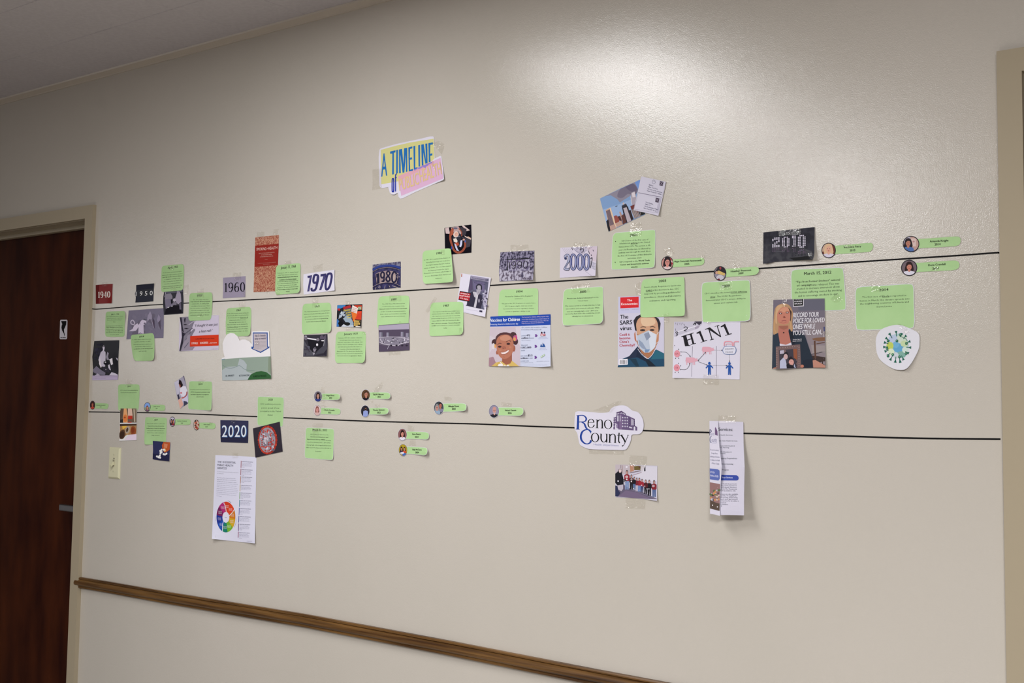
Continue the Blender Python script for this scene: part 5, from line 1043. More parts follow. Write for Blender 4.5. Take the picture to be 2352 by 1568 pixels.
p.poly('250,378 600,388 600,600 250,620', '#bdb2b8').poly('595,400 690,402 695,540 605,560', '#b5836b').poly('695,410 860,415 850,510 700,515', '#6a5c30').poly('860,415 970,420 960,540 860,545', '#c9c3cb').poly('975,420 1255,428 1250,780 1000,780 680,640 900,545', '#d3cfdd').stroke('600,580 860,530', 20, '#75646e').stroke('660,640 880,570', 14, '#96808a').poly('940,480 972,420 975,540 940,545', '#2a2635').stroke('380,390 380,470', 8, '#5c444a').stroke('412,400 422,580', 10, '#8f6e66').ell(520, 440, 26, 24, '#dcd9e2').ell(828, 440, 22, 22, '#5c3830').poly('250,900 450,860 600,960 900,1040 1245,1200 1245,1252 640,1185 250,1168', '#605873').poly('300,1160 500,1000 800,1060 1100,1200 700,1190', '#6f6781').stroke('620,980 900,1080 1230,1210', 5, '#8f88a0')
def person(p, x, y, w, h_, top, leg, hair='#2a1f26', skin='#c59a90'):
    hd = h_ * .13
    p.poly([(x - w * .38, y + h_ * .5), (x + w * .38, y + h_ * .5), (x + w * .34, y + h_), (x + w * .06, y + h_), (x, y + h_ * .62), (x - w * .06, y + h_), (x - w * .34, y + h_)], leg)
    p.poly([(x - w * .2, y + hd * 1.5), (x + w * .2, y + hd * 1.5), (x + w * .5, y + h_ * .26), (x + w * .5, y + h_ * .5), (x + w * .36, y + h_ * .56), (x - w * .36, y + h_ * .56), (x - w * .5, y + h_ * .5), (x - w * .5, y + h_ * .26)], top)
    p.ell(x, y + hd * .8, w * .22, hd * .95, hair, n=10).ell(x, y + hd * .95, w * .15, hd * .7, skin, n=10)
person(p, 1040 + 140, 760, 120, 400, '#7d1f2a', '#4f608f')
person(p, 1065, 750, 110, 380, '#17131c', '#14111b'); person(p, 980, 745, 100, 340, '#4f1a24', '#14111b'); person(p, 892, 730, 85, 310, '#9a2436', '#39426a'); person(p, 826, 700, 95, 330, '#9a2532', '#6d83b5'); person(p, 765, 700, 80, 320, '#7a2230', '#b9b3c4'); person(p, 705, 680, 80, 300, '#1a1520', '#56689a'); person(p, 636, 625, 100, 350, '#2a1620', '#17131c'); person(p, 530, 520, 125, 460, '#8f2030', '#7f93bd')
p.poly('250,600 300,560 340,490 390,490 410,600 440,700 450,860 400,890 300,880 250,820', '#14131f').ell(365, 535, 32, 44, '#d9c3c4').poly('300,880 440,860 440,960 400,1020 320,980', '#b8b2bf').poly('250,880 300,900 320,1000 370,1060 300,1165 250,1160', '#2b3150').ell(318, 778, 18, 18, '#e0dde6').ell(525, 675, 36, 32, '#c5a9ae').ell(525, 738, 20, 18, '#e6e3ea').ell(640, 735, 26, 30, '#a98e94').ell(636, 788, 16, 15, '#e6e3ea').ell(1165, 895, 36, 28, '#b99aa0').poly('440,735 520,745 520,800 445,790', '#17131c').stroke('445,770 515,785', 10, '#cfcad6').stroke('450,840 515,850', 10, '#cfcad6')
for (x, y) in ((960, 900), (1015, 965), (885, 878), (690, 960), (1060, 965)):
    p.ell(x, y, 13, 12, '#dcd9e2')
p.clip = None
p.tape('590,155 1010,185 985,440 570,410').tape('495,1165 985,1200 960,1445 490,1435')
p = Paper('title_sign', VK, '190,480 200,455 240,435 520,355 800,295 1030,245 1200,203 1262,200 1285,225 1290,400 1300,640 1410,590 1432,605 1445,720 1468,880 1480,1050 1465,1075 1200,1190 900,1320 660,1440 610,1445 575,1415 560,1330 490,1365 440,1362 400,1330 380,1260 365,1215 270,1238 225,1235 192,1195 180,900 175,620', '#d6d4e2', 'cut-out title sign with yellow and pink panels, highest paper on the wall', 'sign', lev=.0006, lifts=[(1480, 1075, .006, .06), (440, 1362, .003, .05)])
p.poly('218,472 520,390 800,325 1275,250 1290,640 1250,690 580,1098 230,1160', '#cfca8a').poly('565,1000 1415,630 1440,800 1465,1045 628,1392', '#d5abca').poly('565,1000 1270,690 1272,760 870,950 580,1095', '#d9a3b0')
AB_ = '#1c6db0'; sk = -.255
def tl(a, y, c, h_, ch, col):
    p.text((a, y), (c, y - (c - a) * .2), h_, ch, col, bold=True, res=4)
tl(230, 1010, 345, 480, 'A', AB_)
p.poly('404,505 514,480 512,520 482,530 482,960 445,968 450,545 406,550', AB_).poly('528,475 562,468 560,940 525,945', AB_)
p.poly('582,465 645,452 672,760 685,440 748,430 750,905 722,915 722,560 690,925 655,930 612,560 620,935 585,942', AB_)
p.poly('770,425 850,402 850,440 805,455 800,630 845,620 845,660 802,672 808,868 862,850 862,890 778,905', AB_).poly('872,398 910,390 910,830 958,818 930,860 880,868', AB_).poly('968,380 1005,372 1005,800 985,808 975,800', AB_).poly('1028,368 1080,358 1125,690 1110,350 1150,343 1155,735 1110,750 1068,520 1072,780 1040,790', AB_).poly('1172,338 1262,322 1262,362 1210,372 1205,550 1252,540 1252,580 1208,592 1215,710 1180,722', AB_)
p.poly('880,868 960,830 1072,785 1160,745 1240,705 1245,735 1170,770 1160,790 1130,800 1110,835 1060,815 985,860 960,840 900,890', '#8d7fca')
DB = '#10279b'
p.stroke('462,1050 447,1070 447,1290 462,1305 478,1290 478,1065', 22, DB, closed=True).stroke('540,950 520,965 516,1010 516,1305', 20, DB).stroke('500,1030 540,1025', 14, DB)
p.text((595, 1290), (990, 1155), 250, 'PUBLIC', '#d9bd86', bold=True, res=4).text((1015, 1130), (1440, 955), 270, 'HEALTH', '#d9bd86', bold=True, res=4)
p.tape('50,860 240,850 240,1240 50,1280').tape('1240,350 1380,290 1500,370 1440,560').tape('1230,690 1290,700 1290,830 1250,830')
# brochure folded open against the wall
p = Paper('brochure', VAB, '185,98 420,102 652,112 656,400 670,740 662,1100 660,1398 500,1394 330,1392 195,1380 190,740', '#cbc9d6', 'folded services brochure standing away from the wall, its front flap half open', 'brochure', lev=.0018, lifts=[(660, 1398, .018, .22), (330, 1392, .020, .22), (195, 1380, .010, .15), (670, 740, .006, .12)])
p.text((312, 235), (508, 238), 46, 'Services:', '#232634', bold=True, res=3)
for (a, y, c, t_) in ((310, 302, 504, 'n Health Services'), (318, 382, 570, 'ble Adult Health Services'), (322, 452, 534, 'ernal Child Health &'), (325, 474, 456, 'mily Planning'), (332, 536, 490, 'alth Education &'), (332, 556, 406, 'omotion'), (340, 624, 566, 'ergency Preparedness'), (350, 702, 512, 'ildcare Licensing'), (362, 782, 450, 'Program')):
    p.text((a, y), (c, y + 2), 19, t_, '#4a4c5c', res=2)
p.poly('345,845 560,850 582,865 590,890 582,912 560,922 345,920', '#33489c').text((358, 890), (506, 892), 22, 'Your Services', '#d5d8ea', bold=True)
for k, (c, t_) in enumerate(((560, 'ty Health Department'), (562, 'and private insurances'), (562, '& Medicaid, Medicare'), (564, 'ed for Flu, Pneumonia'), (550, '-19 vaccinations only.'), (560, ''), (580, 'rvices are also available'), (560, 'g scale. To qualify for'), (570, 'ble pricing, please bring'), (576, 'ing to your appointment:'), (590, 'of income for all adults in'), (416, 'usehold'), (442, 'of Address'), (362, '-ID'))):
    if t_:
        p.text((342, 975 + k * 23.3 - (2 if k > 6 else 0)), (c, 976 + k * 23.3), 16, t_, '#3a3c4c', res=1)
p.tape('305,20 550,30 550,130 300,125')
flap = p
F = Paper('front_flap', VAB, '185,98 303,100 320,420 356,730 340,960 328,1400 195,1372 190,740', '#d2d0de', 'flap', 'flap', lev=.0024, lifts=[(356, 740, .016, .16), (328, 1400, .030, .20), (195, 1372, .012, .12)])
F.as_part_of = p
F.stroke('190,215 215,240 195,262', 8, '#4a4868').stroke('192,220 190,300', 8, '#4a4868').text((208, 302), (252, 300), 50, 'eno', '#8a88a8').poly('262,200 270,182 296,240 300,305 262,290', '#6c4f78').stroke('215,310 196,330 196,385 215,402', 8, '#3f4870').text((216, 388), (290, 385), 56, 'ounty', '#77759a').text((225, 408), (286, 408), 9, 'Health Department', '#6a78b5')
for k, (a, c, t_) in enumerate(((196, 314, 'We serve the community'), (212, 300, 'through effective'), (196, 326, 'leadership and education'), (198, 328, 'to enhance the health'), (216, 320, 'of Reno County'))):
    F.text((a, 508 + k * 46), (c, 516 + k * 47), 24, t_, '#6d6c85', res=1)
F.poly('190,755 305,768 325,785 328,895 310,922 193,905', '#5e68ad').text((198, 818), (256, 824), 28, '209 W. 2nd', '#dcdcf0', bold=True).text((198, 862), (308, 880), 28, 'Hutchinson, KS 67501', '#dcdcf0', bold=True)
F.poly('192,945 333,970 325,1335 195,1302', '#8c6a6c').poly('196,1180 328,1215 325,1335 195,1302', '#4e4238').poly('200,980 236,985 236,1005 202,1000', '#e5e0e2').poly('268,990 304,996 304,1016 270,1010', '#e5e0e2')
cloud(F, 26, 202, 320, 1050, 1190, 8, 16, ['#c7b0a8', '#5a6a4c', '#b5b3c3', '#3d3536', '#c08a5a'], 17, squash=1.5)
F.ell(232, 1258, 8, 8, '#e5e0e2').ell(298, 1280, 8, 8, '#e5e0e2')

# ------------------------------------------------------------------ name badges with round portraits
def badge(v, c, rx, ry, plate, name, nm, year, yr, label, bg, hair, skin, top, h, rim='#d9d7e0', lifts=(), extra=None, tape=None, slope=0.0, ring='#1c1a24'):
    cx, cy = c
    plate = P2(plate)
    n = 28
    circ = [(cx + rx * math.cos(2 * math.pi * k / n), cy + ry * math.sin(2 * math.pi * k / n)) for k in range(n)]
    p = Paper('name_badge', v, plate, GREENMAT, label, 'name badge', 'staff name badges', lev=.0010, r=.008, lifts=lifts, rim=.0007 if rim else 0)
    p.poly(circ, rim or ring, 'portrait')
    p.ell(cx, cy, rx * .95, ry * .95, ring, 'portrait', n=28)
    p.clip = [(cx + rx * .90 * math.cos(2 * math.pi * k / n), cy + ry * .90 * math.sin(2 * math.pi * k / n)) for k in range(n)]
    p.poly(p.clip, bg, 'portrait')
    if extra:
        extra(p, cx, cy, rx, ry)
    else:
        face(p, cx, cy, rx, ry, hair, skin, top)
    p.clip = None
    (a, ya, b_, yb) = nm
    p.text((a, ya), (b_, yb), h, name, '#0a0c0a', 'lettering', bold=True, res=2)
    (a, ya, b_, yb) = yr
    p.text((a, ya), (b_, yb), h * 1.1, year, '#0a0c0a', 'lettering', bold=True, res=2)
    if tape:
        for t_ in tape:
            p.tape(t_)
    return p
def face(p, cx, cy, rx, ry, hair, skin, top, dx=0.0, s=1.0, long=True, glasses=False):
    w, q = rx * s, ry * s
    x = cx + dx * rx
    if long:
        p.poly([(x - .42 * w, cy - .35 * q), (x - .2 * w, cy - .72 * q), (x + .2 * w, cy - .72 * q), (x + .44 * w, cy - .35 * q), (x + .5 * w, cy + .42 * q), (x - .5 * w, cy + .42 * q)], hair, 'portrait', smooth=True)
    p.poly([(x - .8 * w, cy + 1.0 * q), (x - .65 * w, cy + .48 * q), (x - .2 * w, cy + .36 * q), (x + .2 * w, cy + .36 * q), (x + .65 * w, cy + .48 * q), (x + .8 * w, cy + 1.0 * q)], top, 'portrait')
    p.ell(x, cy + .3 * q, .16 * w, .2 * q, skin, 'portrait')
    p.ell(x, cy - .1 * q, .3 * w, .38 * q, skin, 'portrait')
    p.poly([(x - .32 * w, cy - .18 * q), (x - .26 * w, cy - .5 * q), (x, cy - .6 * q), (x + .26 * w, cy - .5 * q), (x + .32 * w, cy - .18 * q), (x + .2 * w, cy - .38 * q), (x - .05 * w, cy - .42 * q)], hair, 'portrait')
    p.ell(x - .12 * w, cy - .14 * q, .045 * w, .035 * q, '#2a1c1c', 'portrait', n=8).ell(x + .12 * w, cy - .14 * q, .045 * w, .035 * q, '#2a1c1c', 'portrait', n=8)
    p.poly([(x - .12 * w, cy + .06 * q), (x + .12 * w, cy + .06 * q), (x, cy + .14 * q)], '#a03c3c', 'portrait')
    if glasses:
        p.stroke([(x - .2 * w, cy - .14 * q), (x + .2 * w, cy - .14 * q)], .05 * w, '#1a1618', 'portrait')
def two(c1, c2, t1, t2, hair1, hair2, s=.7):
    def f(p, cx, cy, rx, ry):
        face(p, cx, cy, rx, ry, hair1, c1, t1, dx=-.34, s=s); face(p, cx, cy + ry * .05, rx, ry, hair2, c2, t2, dx=.34, s=s)
    return f
def cloud_part(p, cx, cy, rx, ry, cols=('#8a2f22', '#c7b09c', '#3a2a26', '#a8442c'), seed=3):
    r2 = random.Random(seed)
    for _ in range(14):
        p.ell(cx + r2.uniform(-.8, .8) * rx, cy + r2.uniform(-.8, .8) * ry, rx * .25, ry * .18, r2.choice(cols), 'portrait', n=7)
badge(VC, (135, 465), 35, 58, '140,438 240,438 345,445 350,470 335,520 240,512 140,510', 'Miranda Steward', (185, 470, 305, 470), '2016', (232, 494, 256, 494), 'photo badge nearest the door frame on the lower line', '#2a1a1c', '#30120f', '#8a4a3c', '#8a2f22', 9, rim=None)
badge(VC, (865, 490), 44, 62, '870,460 990,458 1095,462 1106,485 1100,530 1085,541 980,540 870,536', 'Jessie Torres', (952, 488, 1032, 488), '2017', (978, 516, 1004, 516), 'photo badge with blue sky behind the person, right of the drinks photos', '#6f8cc0', '#4a3430', '#b5806e', '#7a3a44', 10, rim=None, extra=lambda p, cx, cy, rx, ry: (p.poly([(cx - rx, cy + ry * .1), (cx + rx, cy - ry * .05), (cx + rx, cy + ry), (cx - rx, cy + ry)], '#7a8a72', 'portrait'), face(p, cx, cy + ry * .25, rx, ry, '#5a3a30', '#b5806e', '#6a4a62', s=.75)))
badge(VC, (1200, 685), 40, 66, '1200,650 1330,648 1430,652 1446,675 1440,715 1428,728 1320,727 1200,730', 'Laurissa Crawford', (1268, 680, 1392, 682), '2018', (1314, 710, 1342, 710), 'photo badge of two dark-haired people, left of its lower neighbour', '#a8a4b4', '', '', '', 10, rim=None, extra=two('#a06a58', '#a86f5c', '#241a20', '#7a2230', '#1c1014', '#20141a'))
badge(VC, (1520, 730), 40, 70, '1520,700 1650,696 1765,705 1778,730 1770,770 1750,783 1640,778 1520,768', 'Emma Clark', (1618, 728, 1696, 730), '2019', (1640, 760, 1670, 760), 'reddish photo badge left of the 2020 picture', '#b8a094', '', '', '', 11, rim=None, extra=lambda p, cx, cy, rx, ry: (cloud_part(p, cx, cy, rx, ry), face(p, cx, cy, rx, ry, '#5a2a20', '#c08a78', '#8a3a2c', s=.6)), tape=['1690,690 1735,690 1735,735 1690,735'])
badge(VM, (365, 358), 68, 90, '370,310 550,308 700,310 726,335 722,390 700,415 560,418 370,414', 'Megan Pierce', (502, 352, 632, 352), '2022', (548, 394, 596, 394), 'photo badge in blue, upper of the left pair above the lower line', '#77707a', '#2a1c1c', '#b98a78', '#28367c', 24, lifts=[(722, 400, .012, .06)], tape=['400,215 455,205 510,400 430,405', '410,420 480,430 490,470 430,470'])
badge(VM, (352, 585), 64, 92, '360,540 520,540 705,552 735,575 732,635 705,660 560,655 360,645', 'Destin Gonzales', (475, 588, 638, 596), '2022', (530, 632, 580, 634), 'pale pink photo badge, lower of the left pair above the lower line', '#d3bfc0', '#8a5a50', '#c98f88', '#c7a9a5', 24, tape=['415,500 500,495 490,600 440,600'])
badge(VM, (1145, 335), 72, 92, '1150,288 1350,286 1520,290 1552,325 1548,375 1520,403 1350,400 1150,395', 'Sarah Kilbourn', (1270, 336, 1440, 334), '2023', (1340, 376, 1392, 376), 'dark photo badge with glasses, upper of the pair with upcurled right ends', '#5a3f28', '', '', '', 24, lifts=[(1548, 385, .007, .05)], extra=lambda p, cx, cy, rx, ry: face(p, cx + .1 * rx, cy, rx, ry, '#2a1c18', '#b57a68', '#15121a', s=1.15, glasses=True, long=False), tape=['1240,280 1400,120 1440,180 1290,370'])
badge(VM, (1138, 600), 74, 100, '1145,545 1340,542 1490,540 1525,575 1515,625 1480,655 1340,657 1145,655', 'Thomas Simmons', (1265, 592, 1455, 588), '2023', (1334, 634, 1388, 634), 'photo badge of a bearded man in a light blue shirt', '#23222e', '', '', '', 26, lifts=[(1510, 640, .012, .07)], extra=lambda p, cx, cy, rx, ry: (face(p, cx + .1 * rx, cy - ry * .3, rx, ry, '#15100f', '#9a6a55', '#8d9bd0', s=.62, long=False), p.poly([(cx - .5 * rx, cy + ry), (cx - .4 * rx, cy), (cx + .1 * rx, cy - .15 * ry), (cx + .6 * rx, cy), (cx + .65 * rx, cy + ry)], '#8d9bd0', 'portrait'), p.ell(cx + .1 * rx, cy - .3 * ry, .16 * rx, .12 * ry, '#1a1413', 'portrait')), tape=['1230,420 1270,430 1260,470 1220,460', '1290,490 1375,475 1380,540 1300,575'])
badge(VN, (302, 725), 70, 96, '310,672 520,676 690,685 716,715 712,770 690,803 500,793 310,790', 'Kara Bunce', (458, 728, 586, 726), '2024', (496, 772, 550, 772), 'photo badge of a dark-haired woman in a white top, upper of the lowest pair', '#8a5a58', '#2a1414', '#c98a7a', '#d9d7e4', 24, lifts=[(712, 790, .003, .04)], tape=['380,570 480,600 470,680 385,670'])
badge(VN, (312, 963), 70, 96, '320,908 520,912 665,922 690,950 686,1010 660,1046 500,1030 320,1020', 'Sally McClure', (456, 965, 600, 968), '2024', (504, 1010, 560, 1010), 'photo badge with yellow background, lowest of all the badges', '#a89422', '', '', '', 24, lifts=[(686, 1020, .010, .06)], extra=lambda p, cx, cy, rx, ry: (two('#b07a60', '#b8836c', '#241f3a', '#c24a2c', '#1c1210', '#3a2018', s=.55)(p, cx, cy - ry * .15, rx, ry), p.ell(cx - .3 * rx, cy + .5 * ry, .3 * rx, .2 * ry, '#c9c5d0', 'portrait'), p.ell(cx + .3 * rx, cy + .7 * ry, .4 * rx, .25 * ry, '#3f66b8', 'portrait'), p.ell(cx, cy + .45 * ry, .25 * rx, .16 * ry, '#dcd9e0', 'portrait')), tape=['420,810 500,800 510,900 400,900'])
badge(VN, (865, 313), 78, 104, '870,245 1080,240 1260,240 1292,270 1288,330 1262,362 1060,372 870,375', 'Mikayla Perez', (1014, 300, 1176, 296), '2025', (1068, 340, 1126, 338), 'photo badge of two smiling people, upper right of the lowest pair', '#39424a', '', '', '', 26, lifts=[(1285, 350, .008, .05)], extra=lambda p, cx, cy, rx, ry: (face(p, cx + .3 * rx, cy - ry * .25, rx, ry, '#1c1412', '#b06a58', '#7d7c94', s=.9, long=False), face(p, cx - .35 * rx, cy + ry * .05, rx, ry, '#8a8a8c', '#c08a80', '#8fa6bd', s=.85, glasses=True)), tape=['950,130 1060,150 1060,200 950,200'])
badge(VN, (1715, 365), 80, 102, '1720,302 1940,303 2140,305 2172,335 2168,395 2135,435 1930,433 1720,428', 'Michael Chastain', (1888, 362, 2058, 360), '2026', (1930, 404, 1988, 404), 'photo badge of a bald man with glasses on a grey background', '#8e8da2', '', '', '', 26, lifts=[(2165, 420, .008, .06)], extra=lambda p, cx, cy, rx, ry: (face(p, cx + .1 * rx, cy, rx, ry, '#c9958c', '#c9958c', '#1f1f2b', s=1.15, glasses=True, long=False), p.ell(cx + .1 * rx, cy + .28 * ry, .2 * rx, .12 * ry, '#c9b3b0', 'portrait')), tape=['1830,220 1990,245 1985,300 1825,290'])
badge(VS, (1133, 1400), 92, 104, '1140,1348 1400,1330 1650,1316 1685,1330 1692,1380 1665,1430 1400,1452 1140,1464', 'Megan Gottschalk-Hammersmith', (1238, 1388, 1645, 1368), '2005', (1388, 1426, 1462, 1422), 'photo badge of a person with glasses and long dark hair in a red check shirt', '#c08a86', '#2a1a1e', '#d08a80', '#c9a0a0', 26, rim=None, extra=lambda p, cx, cy, rx, ry: (cloud_part(p, cx, cy, rx, ry, ('#a8323a', '#d9bcbc', '#b8484c'), 8), face(p, cx, cy, rx, ry, '#211419', '#d08f84', '#dcc7c7', s=1.25, glasses=True)), tape=['1640,1280 1700,1285 1700,1350 1650,1345', '1060,1200 1180,1150 1250,1260 1130,1300'])
badge(VU, (703, 250), 76, 88, '710,200 920,185 1125,165 1160,178 1174,215 1150,255 1120,270 920,285 710,298', 'Heather Peterson', (832, 236, 1076, 218), '2009', (922, 262, 984, 256), 'photo badge on the upper black line, showing hands holding a yellow strip', '#8a8490', '', '', '', 21, rim=None, lifts=[(1165, 250, .004, .05)], extra=lambda p, cx, cy, rx, ry: (p.poly([(cx - rx, cy), (cx - .3 * rx, cy - .9 * ry), (cx + .6 * rx, cy - ry), (cx + rx, cy + .1 * ry), (cx + .2 * rx, cy - .2 * ry), (cx - .5 * rx, cy + .1 * ry)], '#241c26', 'portrait'), p.ell(cx, cy + .6 * ry, .6 * rx, .4 * ry, '#c2bcc8', 'portrait'), p.poly([(cx - .5 * rx, cy - .25 * ry), (cx - .2 * rx, cy - .4 * ry), (cx + .8 * rx, cy), (cx + .7 * rx, cy + .3 * ry), (cx - .4 * rx, cy + .05 * ry)], '#cdb067', 'portrait'), p.ell(cx + .05 * rx, cy - .72 * ry, .15 * rx, .2 * ry, '#9a3a44', 'portrait'), p.ell(cx - .55 * rx, cy - .1 * ry, .2 * rx, .2 * ry, '#c99a86', 'portrait'), p.ell(cx - .2 * rx, cy + .8 * ry, .2 * rx, .1 * ry, '#7a2230', 'portrait')), tape=['860,120 940,150 950,210 870,200'])
badge(VV, (1168, 535), 118, 126, '1175,465 1550,435 1860,408 1890,430 1898,480 1870,545 1830,560 1550,580 1175,604', 'Veronica Patry', (1412, 500, 1700, 480), '2013', (1514, 552, 1602, 546), 'photo badge of a blonde woman right of the 2010 picture', '#6a3028', '#d3b08c', '#d39a86', '#cdc9d8', 32, rim=None, extra=lambda p, cx, cy, rx, ry: (p.poly([(cx - rx, cy - ry), (cx, cy - ry), (cx - .1 * rx, cy), (cx - rx, cy + .2 * ry)], '#c4a48e', 'portrait'), face(p, cx, cy - .05 * ry, rx, ry, '#d6b48e', '#d9a490', '#cfcbda', s=1.2)), tape=['1390,440 1570,415 1570,440 1480,520'])
badge(VY, (660, 140), 88, 86, '665,92 920,75 1150,58 1178,68 1188,100 1178,140 1150,162 920,176 665,188', 'Amanda Knight', (858, 122, 1056, 112), '2014', (910, 156, 972, 152), 'photo badge farthest right above the upper black line', '#b8968c', '#2a1c20', '#a8705e', '#4d6ea8', 22, rim=None, extra=lambda p, cx, cy, rx, ry: (p.poly([(cx - rx, cy - ry), (cx - .1 * rx, cy - ry), (cx - .1 * rx, cy), (cx - rx, cy)], '#b5b0c0', 'portrait'), p.poly([(cx, cy - .7 * ry), (cx + .6 * rx, cy - .7 * ry), (cx + .6 * rx, cy + .3 * ry), (cx, cy + .3 * ry)], '#d3bcb4', 'portrait'), p.ell(cx + .3 * rx, cy - .3 * ry, .14 * rx, .1 * ry, '#b08a8a', 'portrait'), face(p, cx - .35 * rx, cy, rx, ry, '#241a20', '#b07a68', '#4d6ea8', s=.95)))
badge(VY, (640, 392), 86, 86, '645,345 900,328 1130,312 1162,325 1174,355 1165,395 1130,416 900,428 645,440', 'Dena Crandall', (842, 374, 1024, 362), '2014', (888, 412, 952, 406), 'photo badge farthest right below the upper black line', '#6a6268', '#2a1418', '#c0806e', '#d6d3e0', 22, rim=None, tape=['880,385 960,375 930,440 870,430', '800,290 870,300 860,340 800,330'])

# ------------------------------------------------------------------ sign on the door, light switch
m_sw = mat('ivory_plastic', (0.66, 0.64, 0.44), 0.35, 0.5)
m_sc = mat('ivory_screw', (0.52, 0.50, 0.35), 0.4, 0.5)
a = W(251, 1027); b_ = W(278, 1099)
sw = bpy.data.objects.new('light_switch', None); sc_, sz_ = (a[0] + b_[0]) / 2, (a[1] + b_[1]) / 2
sw.location = (sc_, 0, sz_); COL.objects.link(sw); tag(sw, 'ivory toggle light switch on the wall right of the door', 'light switch')
w2, h2 = 0.035, 0.057
bm = bmesh.new()
vs0 = [bm.verts.new(q) for q in ((-w2, 0, -h2), (w2, 0, -h2), (w2, 0, h2), (-w2, 0, h2))]
vs1 = [bm.verts.new(q) for q in ((-w2, -.002, -h2), (w2, -.002, -h2), (w2, -.002, h2), (-w2, -.002, h2))]
i_ = .006
vs2 = [bm.verts.new(q) for q in ((-w2 + i_, -.0065, -h2 + i_), (w2 - i_, -.0065, -h2 + i_), (w2 - i_, -.0065, h2 - i_), (-w2 + i_, -.0065, h2 - i_))]
for A_, B_ in ((vs0, vs1), (vs1, vs2)):
    for k in range(4):
        bm.faces.new((A_[k], A_[(k + 1) % 4], B_[(k + 1) % 4], B_[k]))
bm.faces.new(vs2); bm.faces.new(vs0[::-1])
obj_bm('plate', bm, m_sw, sw)
bm = bmesh.new(); box_bm(bm, -.0052, .0052, -.0071, -.006, -.012, .012)
obj_bm('slot', bm, mat('slot_shade', (0.30, 0.28, 0.19), .5), sw)
bm = bmesh.new()
vs = [bm.verts.new(q) for q in ((-.0045, -.006, -.006), (.0045, -.006, -.006), (.0045, -.006, .006), (-.0045, -.006, .006), (-.0035, -.019, -.013), (.0035, -.019, -.013), (.0035, -.021, -.006), (-.0035, -.021, -.006))]
for f in ((0, 1, 5, 4), (1, 2, 6, 5), (2, 3, 7, 6), (3, 0, 4, 7), (4, 5, 6, 7), (3, 2, 1, 0)):
    bm.faces.new([vs[k] for k in f])
obj_bm('toggle', bm, m_sw, sw)
for z in (-.030, .030):
    bm = bmesh.new(); bmesh.ops.create_cone(bm, cap_ends=True, segments=16, radius1=.0034, radius2=.003, depth=.0014, matrix=Matrix.Translation((0, -.0068, z)) @ Matrix.Rotation(math.pi / 2, 4, 'X'))
    obj_bm('screw', bm, m_sc, sw)
bm = bmesh.new(); bmesh.ops.create_cone(bm, cap_ends=True, segments=12, radius1=.0024, radius2=.0024, depth=.0012, matrix=Matrix.Translation((.002, -.0067, .0165)) @ Matrix.Rotation(math.pi / 2, 4, 'X'))
obj_bm('pinhole', bm, mat('pinhole_black', (0.01, 0.01, 0.01), .3), sw)  # black disc put in for the dark of a small hole

def dpt(px, py, yp=0.0885):
    v = Vector((px - CX, -(py - CY), -FPX)); d = Vector([sum(ROT[i][k] * v[k] for k in range(3)) for i in range(3)])
    t = (yp - CAMY) / d[1]
    return Vector((d[0] * t, EYE + d[2] * t))
VDoor = view(60, 690, 9.8)
def dpoly(bm, s_, y, mi, r=0):
    pts = [tuple(dpt(*VDoor(*q))) for q in P2(s_)]
    if r:
        pts = rounded(pts, r)
    if area2(pts) < 0:
        pts = pts[::-1]
    vs = [bm.verts.new((q[0], y, q[1])) for q in pts]
    return vs, pts
c0 = dpt(*VDoor(840, 650))
bm = bmesh.new()
vs, pts = dpoly(bm, '762,432 925,430 915,872 750,870', 0.0890, 0, .006)
back = [bm.verts.new((q.co.x, 0.0899, q.co.z)) for q in vs]
bm.faces.new(vs); bm.faces.new(back[::-1])
for k in range(len(vs)):
    bm.faces.new((vs[k], vs[(k + 1) % len(vs)], back[(k + 1) % len(vs)], back[k]))
ds = obj_bm('door_sign', bm, mat('sign_white', (0.62, 0.60, 0.66), .4, .5), None, origin=(c0[0], 0.0899, c0[1]))
tag(ds, 'small white sticker with a black smoke swirl on the dark door', 'sign')
bm = bmesh.new()
for q in ('785,460 905,460 900,540 870,610 850,650 855,700 866,770 858,812 845,740 810,680 793,610 800,560 812,530', '770,830 800,826 812,836 835,824 850,832 870,826 893,832 892,843 770,842'):
    pts = [tuple(dpt(*VDoor(*z))) for z in P2(q)]
    for t in tessellate_polygon([[Vector((w_[0], w_[1], 0)) for w_ in pts]]):
        f = bm.faces.new([bm.verts.new((pts[k][0] - c0[0], 0.0888 - 0.0899, pts[k][1] - c0[1])) for k in t])
me = bpy.data.meshes.new('emblem')
for f in bm.faces:
    f.normal_update()
    if f.normal.y > 0:
        f.normal_flip()
bm.to_mesh(me); bm.free(); me.materials.append(m_line); o = bpy.data.objects.new('emblem', me); COL.objects.link(o); o.parent = ds

# ------------------------------------------------------------------ turn the records into meshes
# lettering: one curve per different line of text, converted once
uniq = list(dict.fromkeys(TEXTJOBS))
tmp = []
for (st, bold, shear, res) in uniq:
    cu = bpy.data.curves.new('line', 'FONT'); cu.body = st; cu.size = 1.0; cu.resolution_u = res; cu.shear = shear
    cu.offset = 0.0
    ob = bpy.data.objects.new('line', cu); COL.objects.link(ob); tmp.append(ob)
bpy.context.view_layer.update()
dg = bpy.context.evaluated_depsgraph_get()
GLY = {}
for key, ob in zip(uniq, tmp):
    me = ob.evaluated_get(dg).to_mesh()
    vs = [(q.co.x, q.co.y) for q in me.vertices]
    fs = [tuple(f.vertices) for f in me.polygons]
    GLY[key] = (vs, fs)
    ob.evaluated_get(dg).to_mesh_clear()
for ob in tmp:
    cu = ob.data
    bpy.data.objects.remove(ob); bpy.data.curves.remove(cu)
CAPH = 0.72

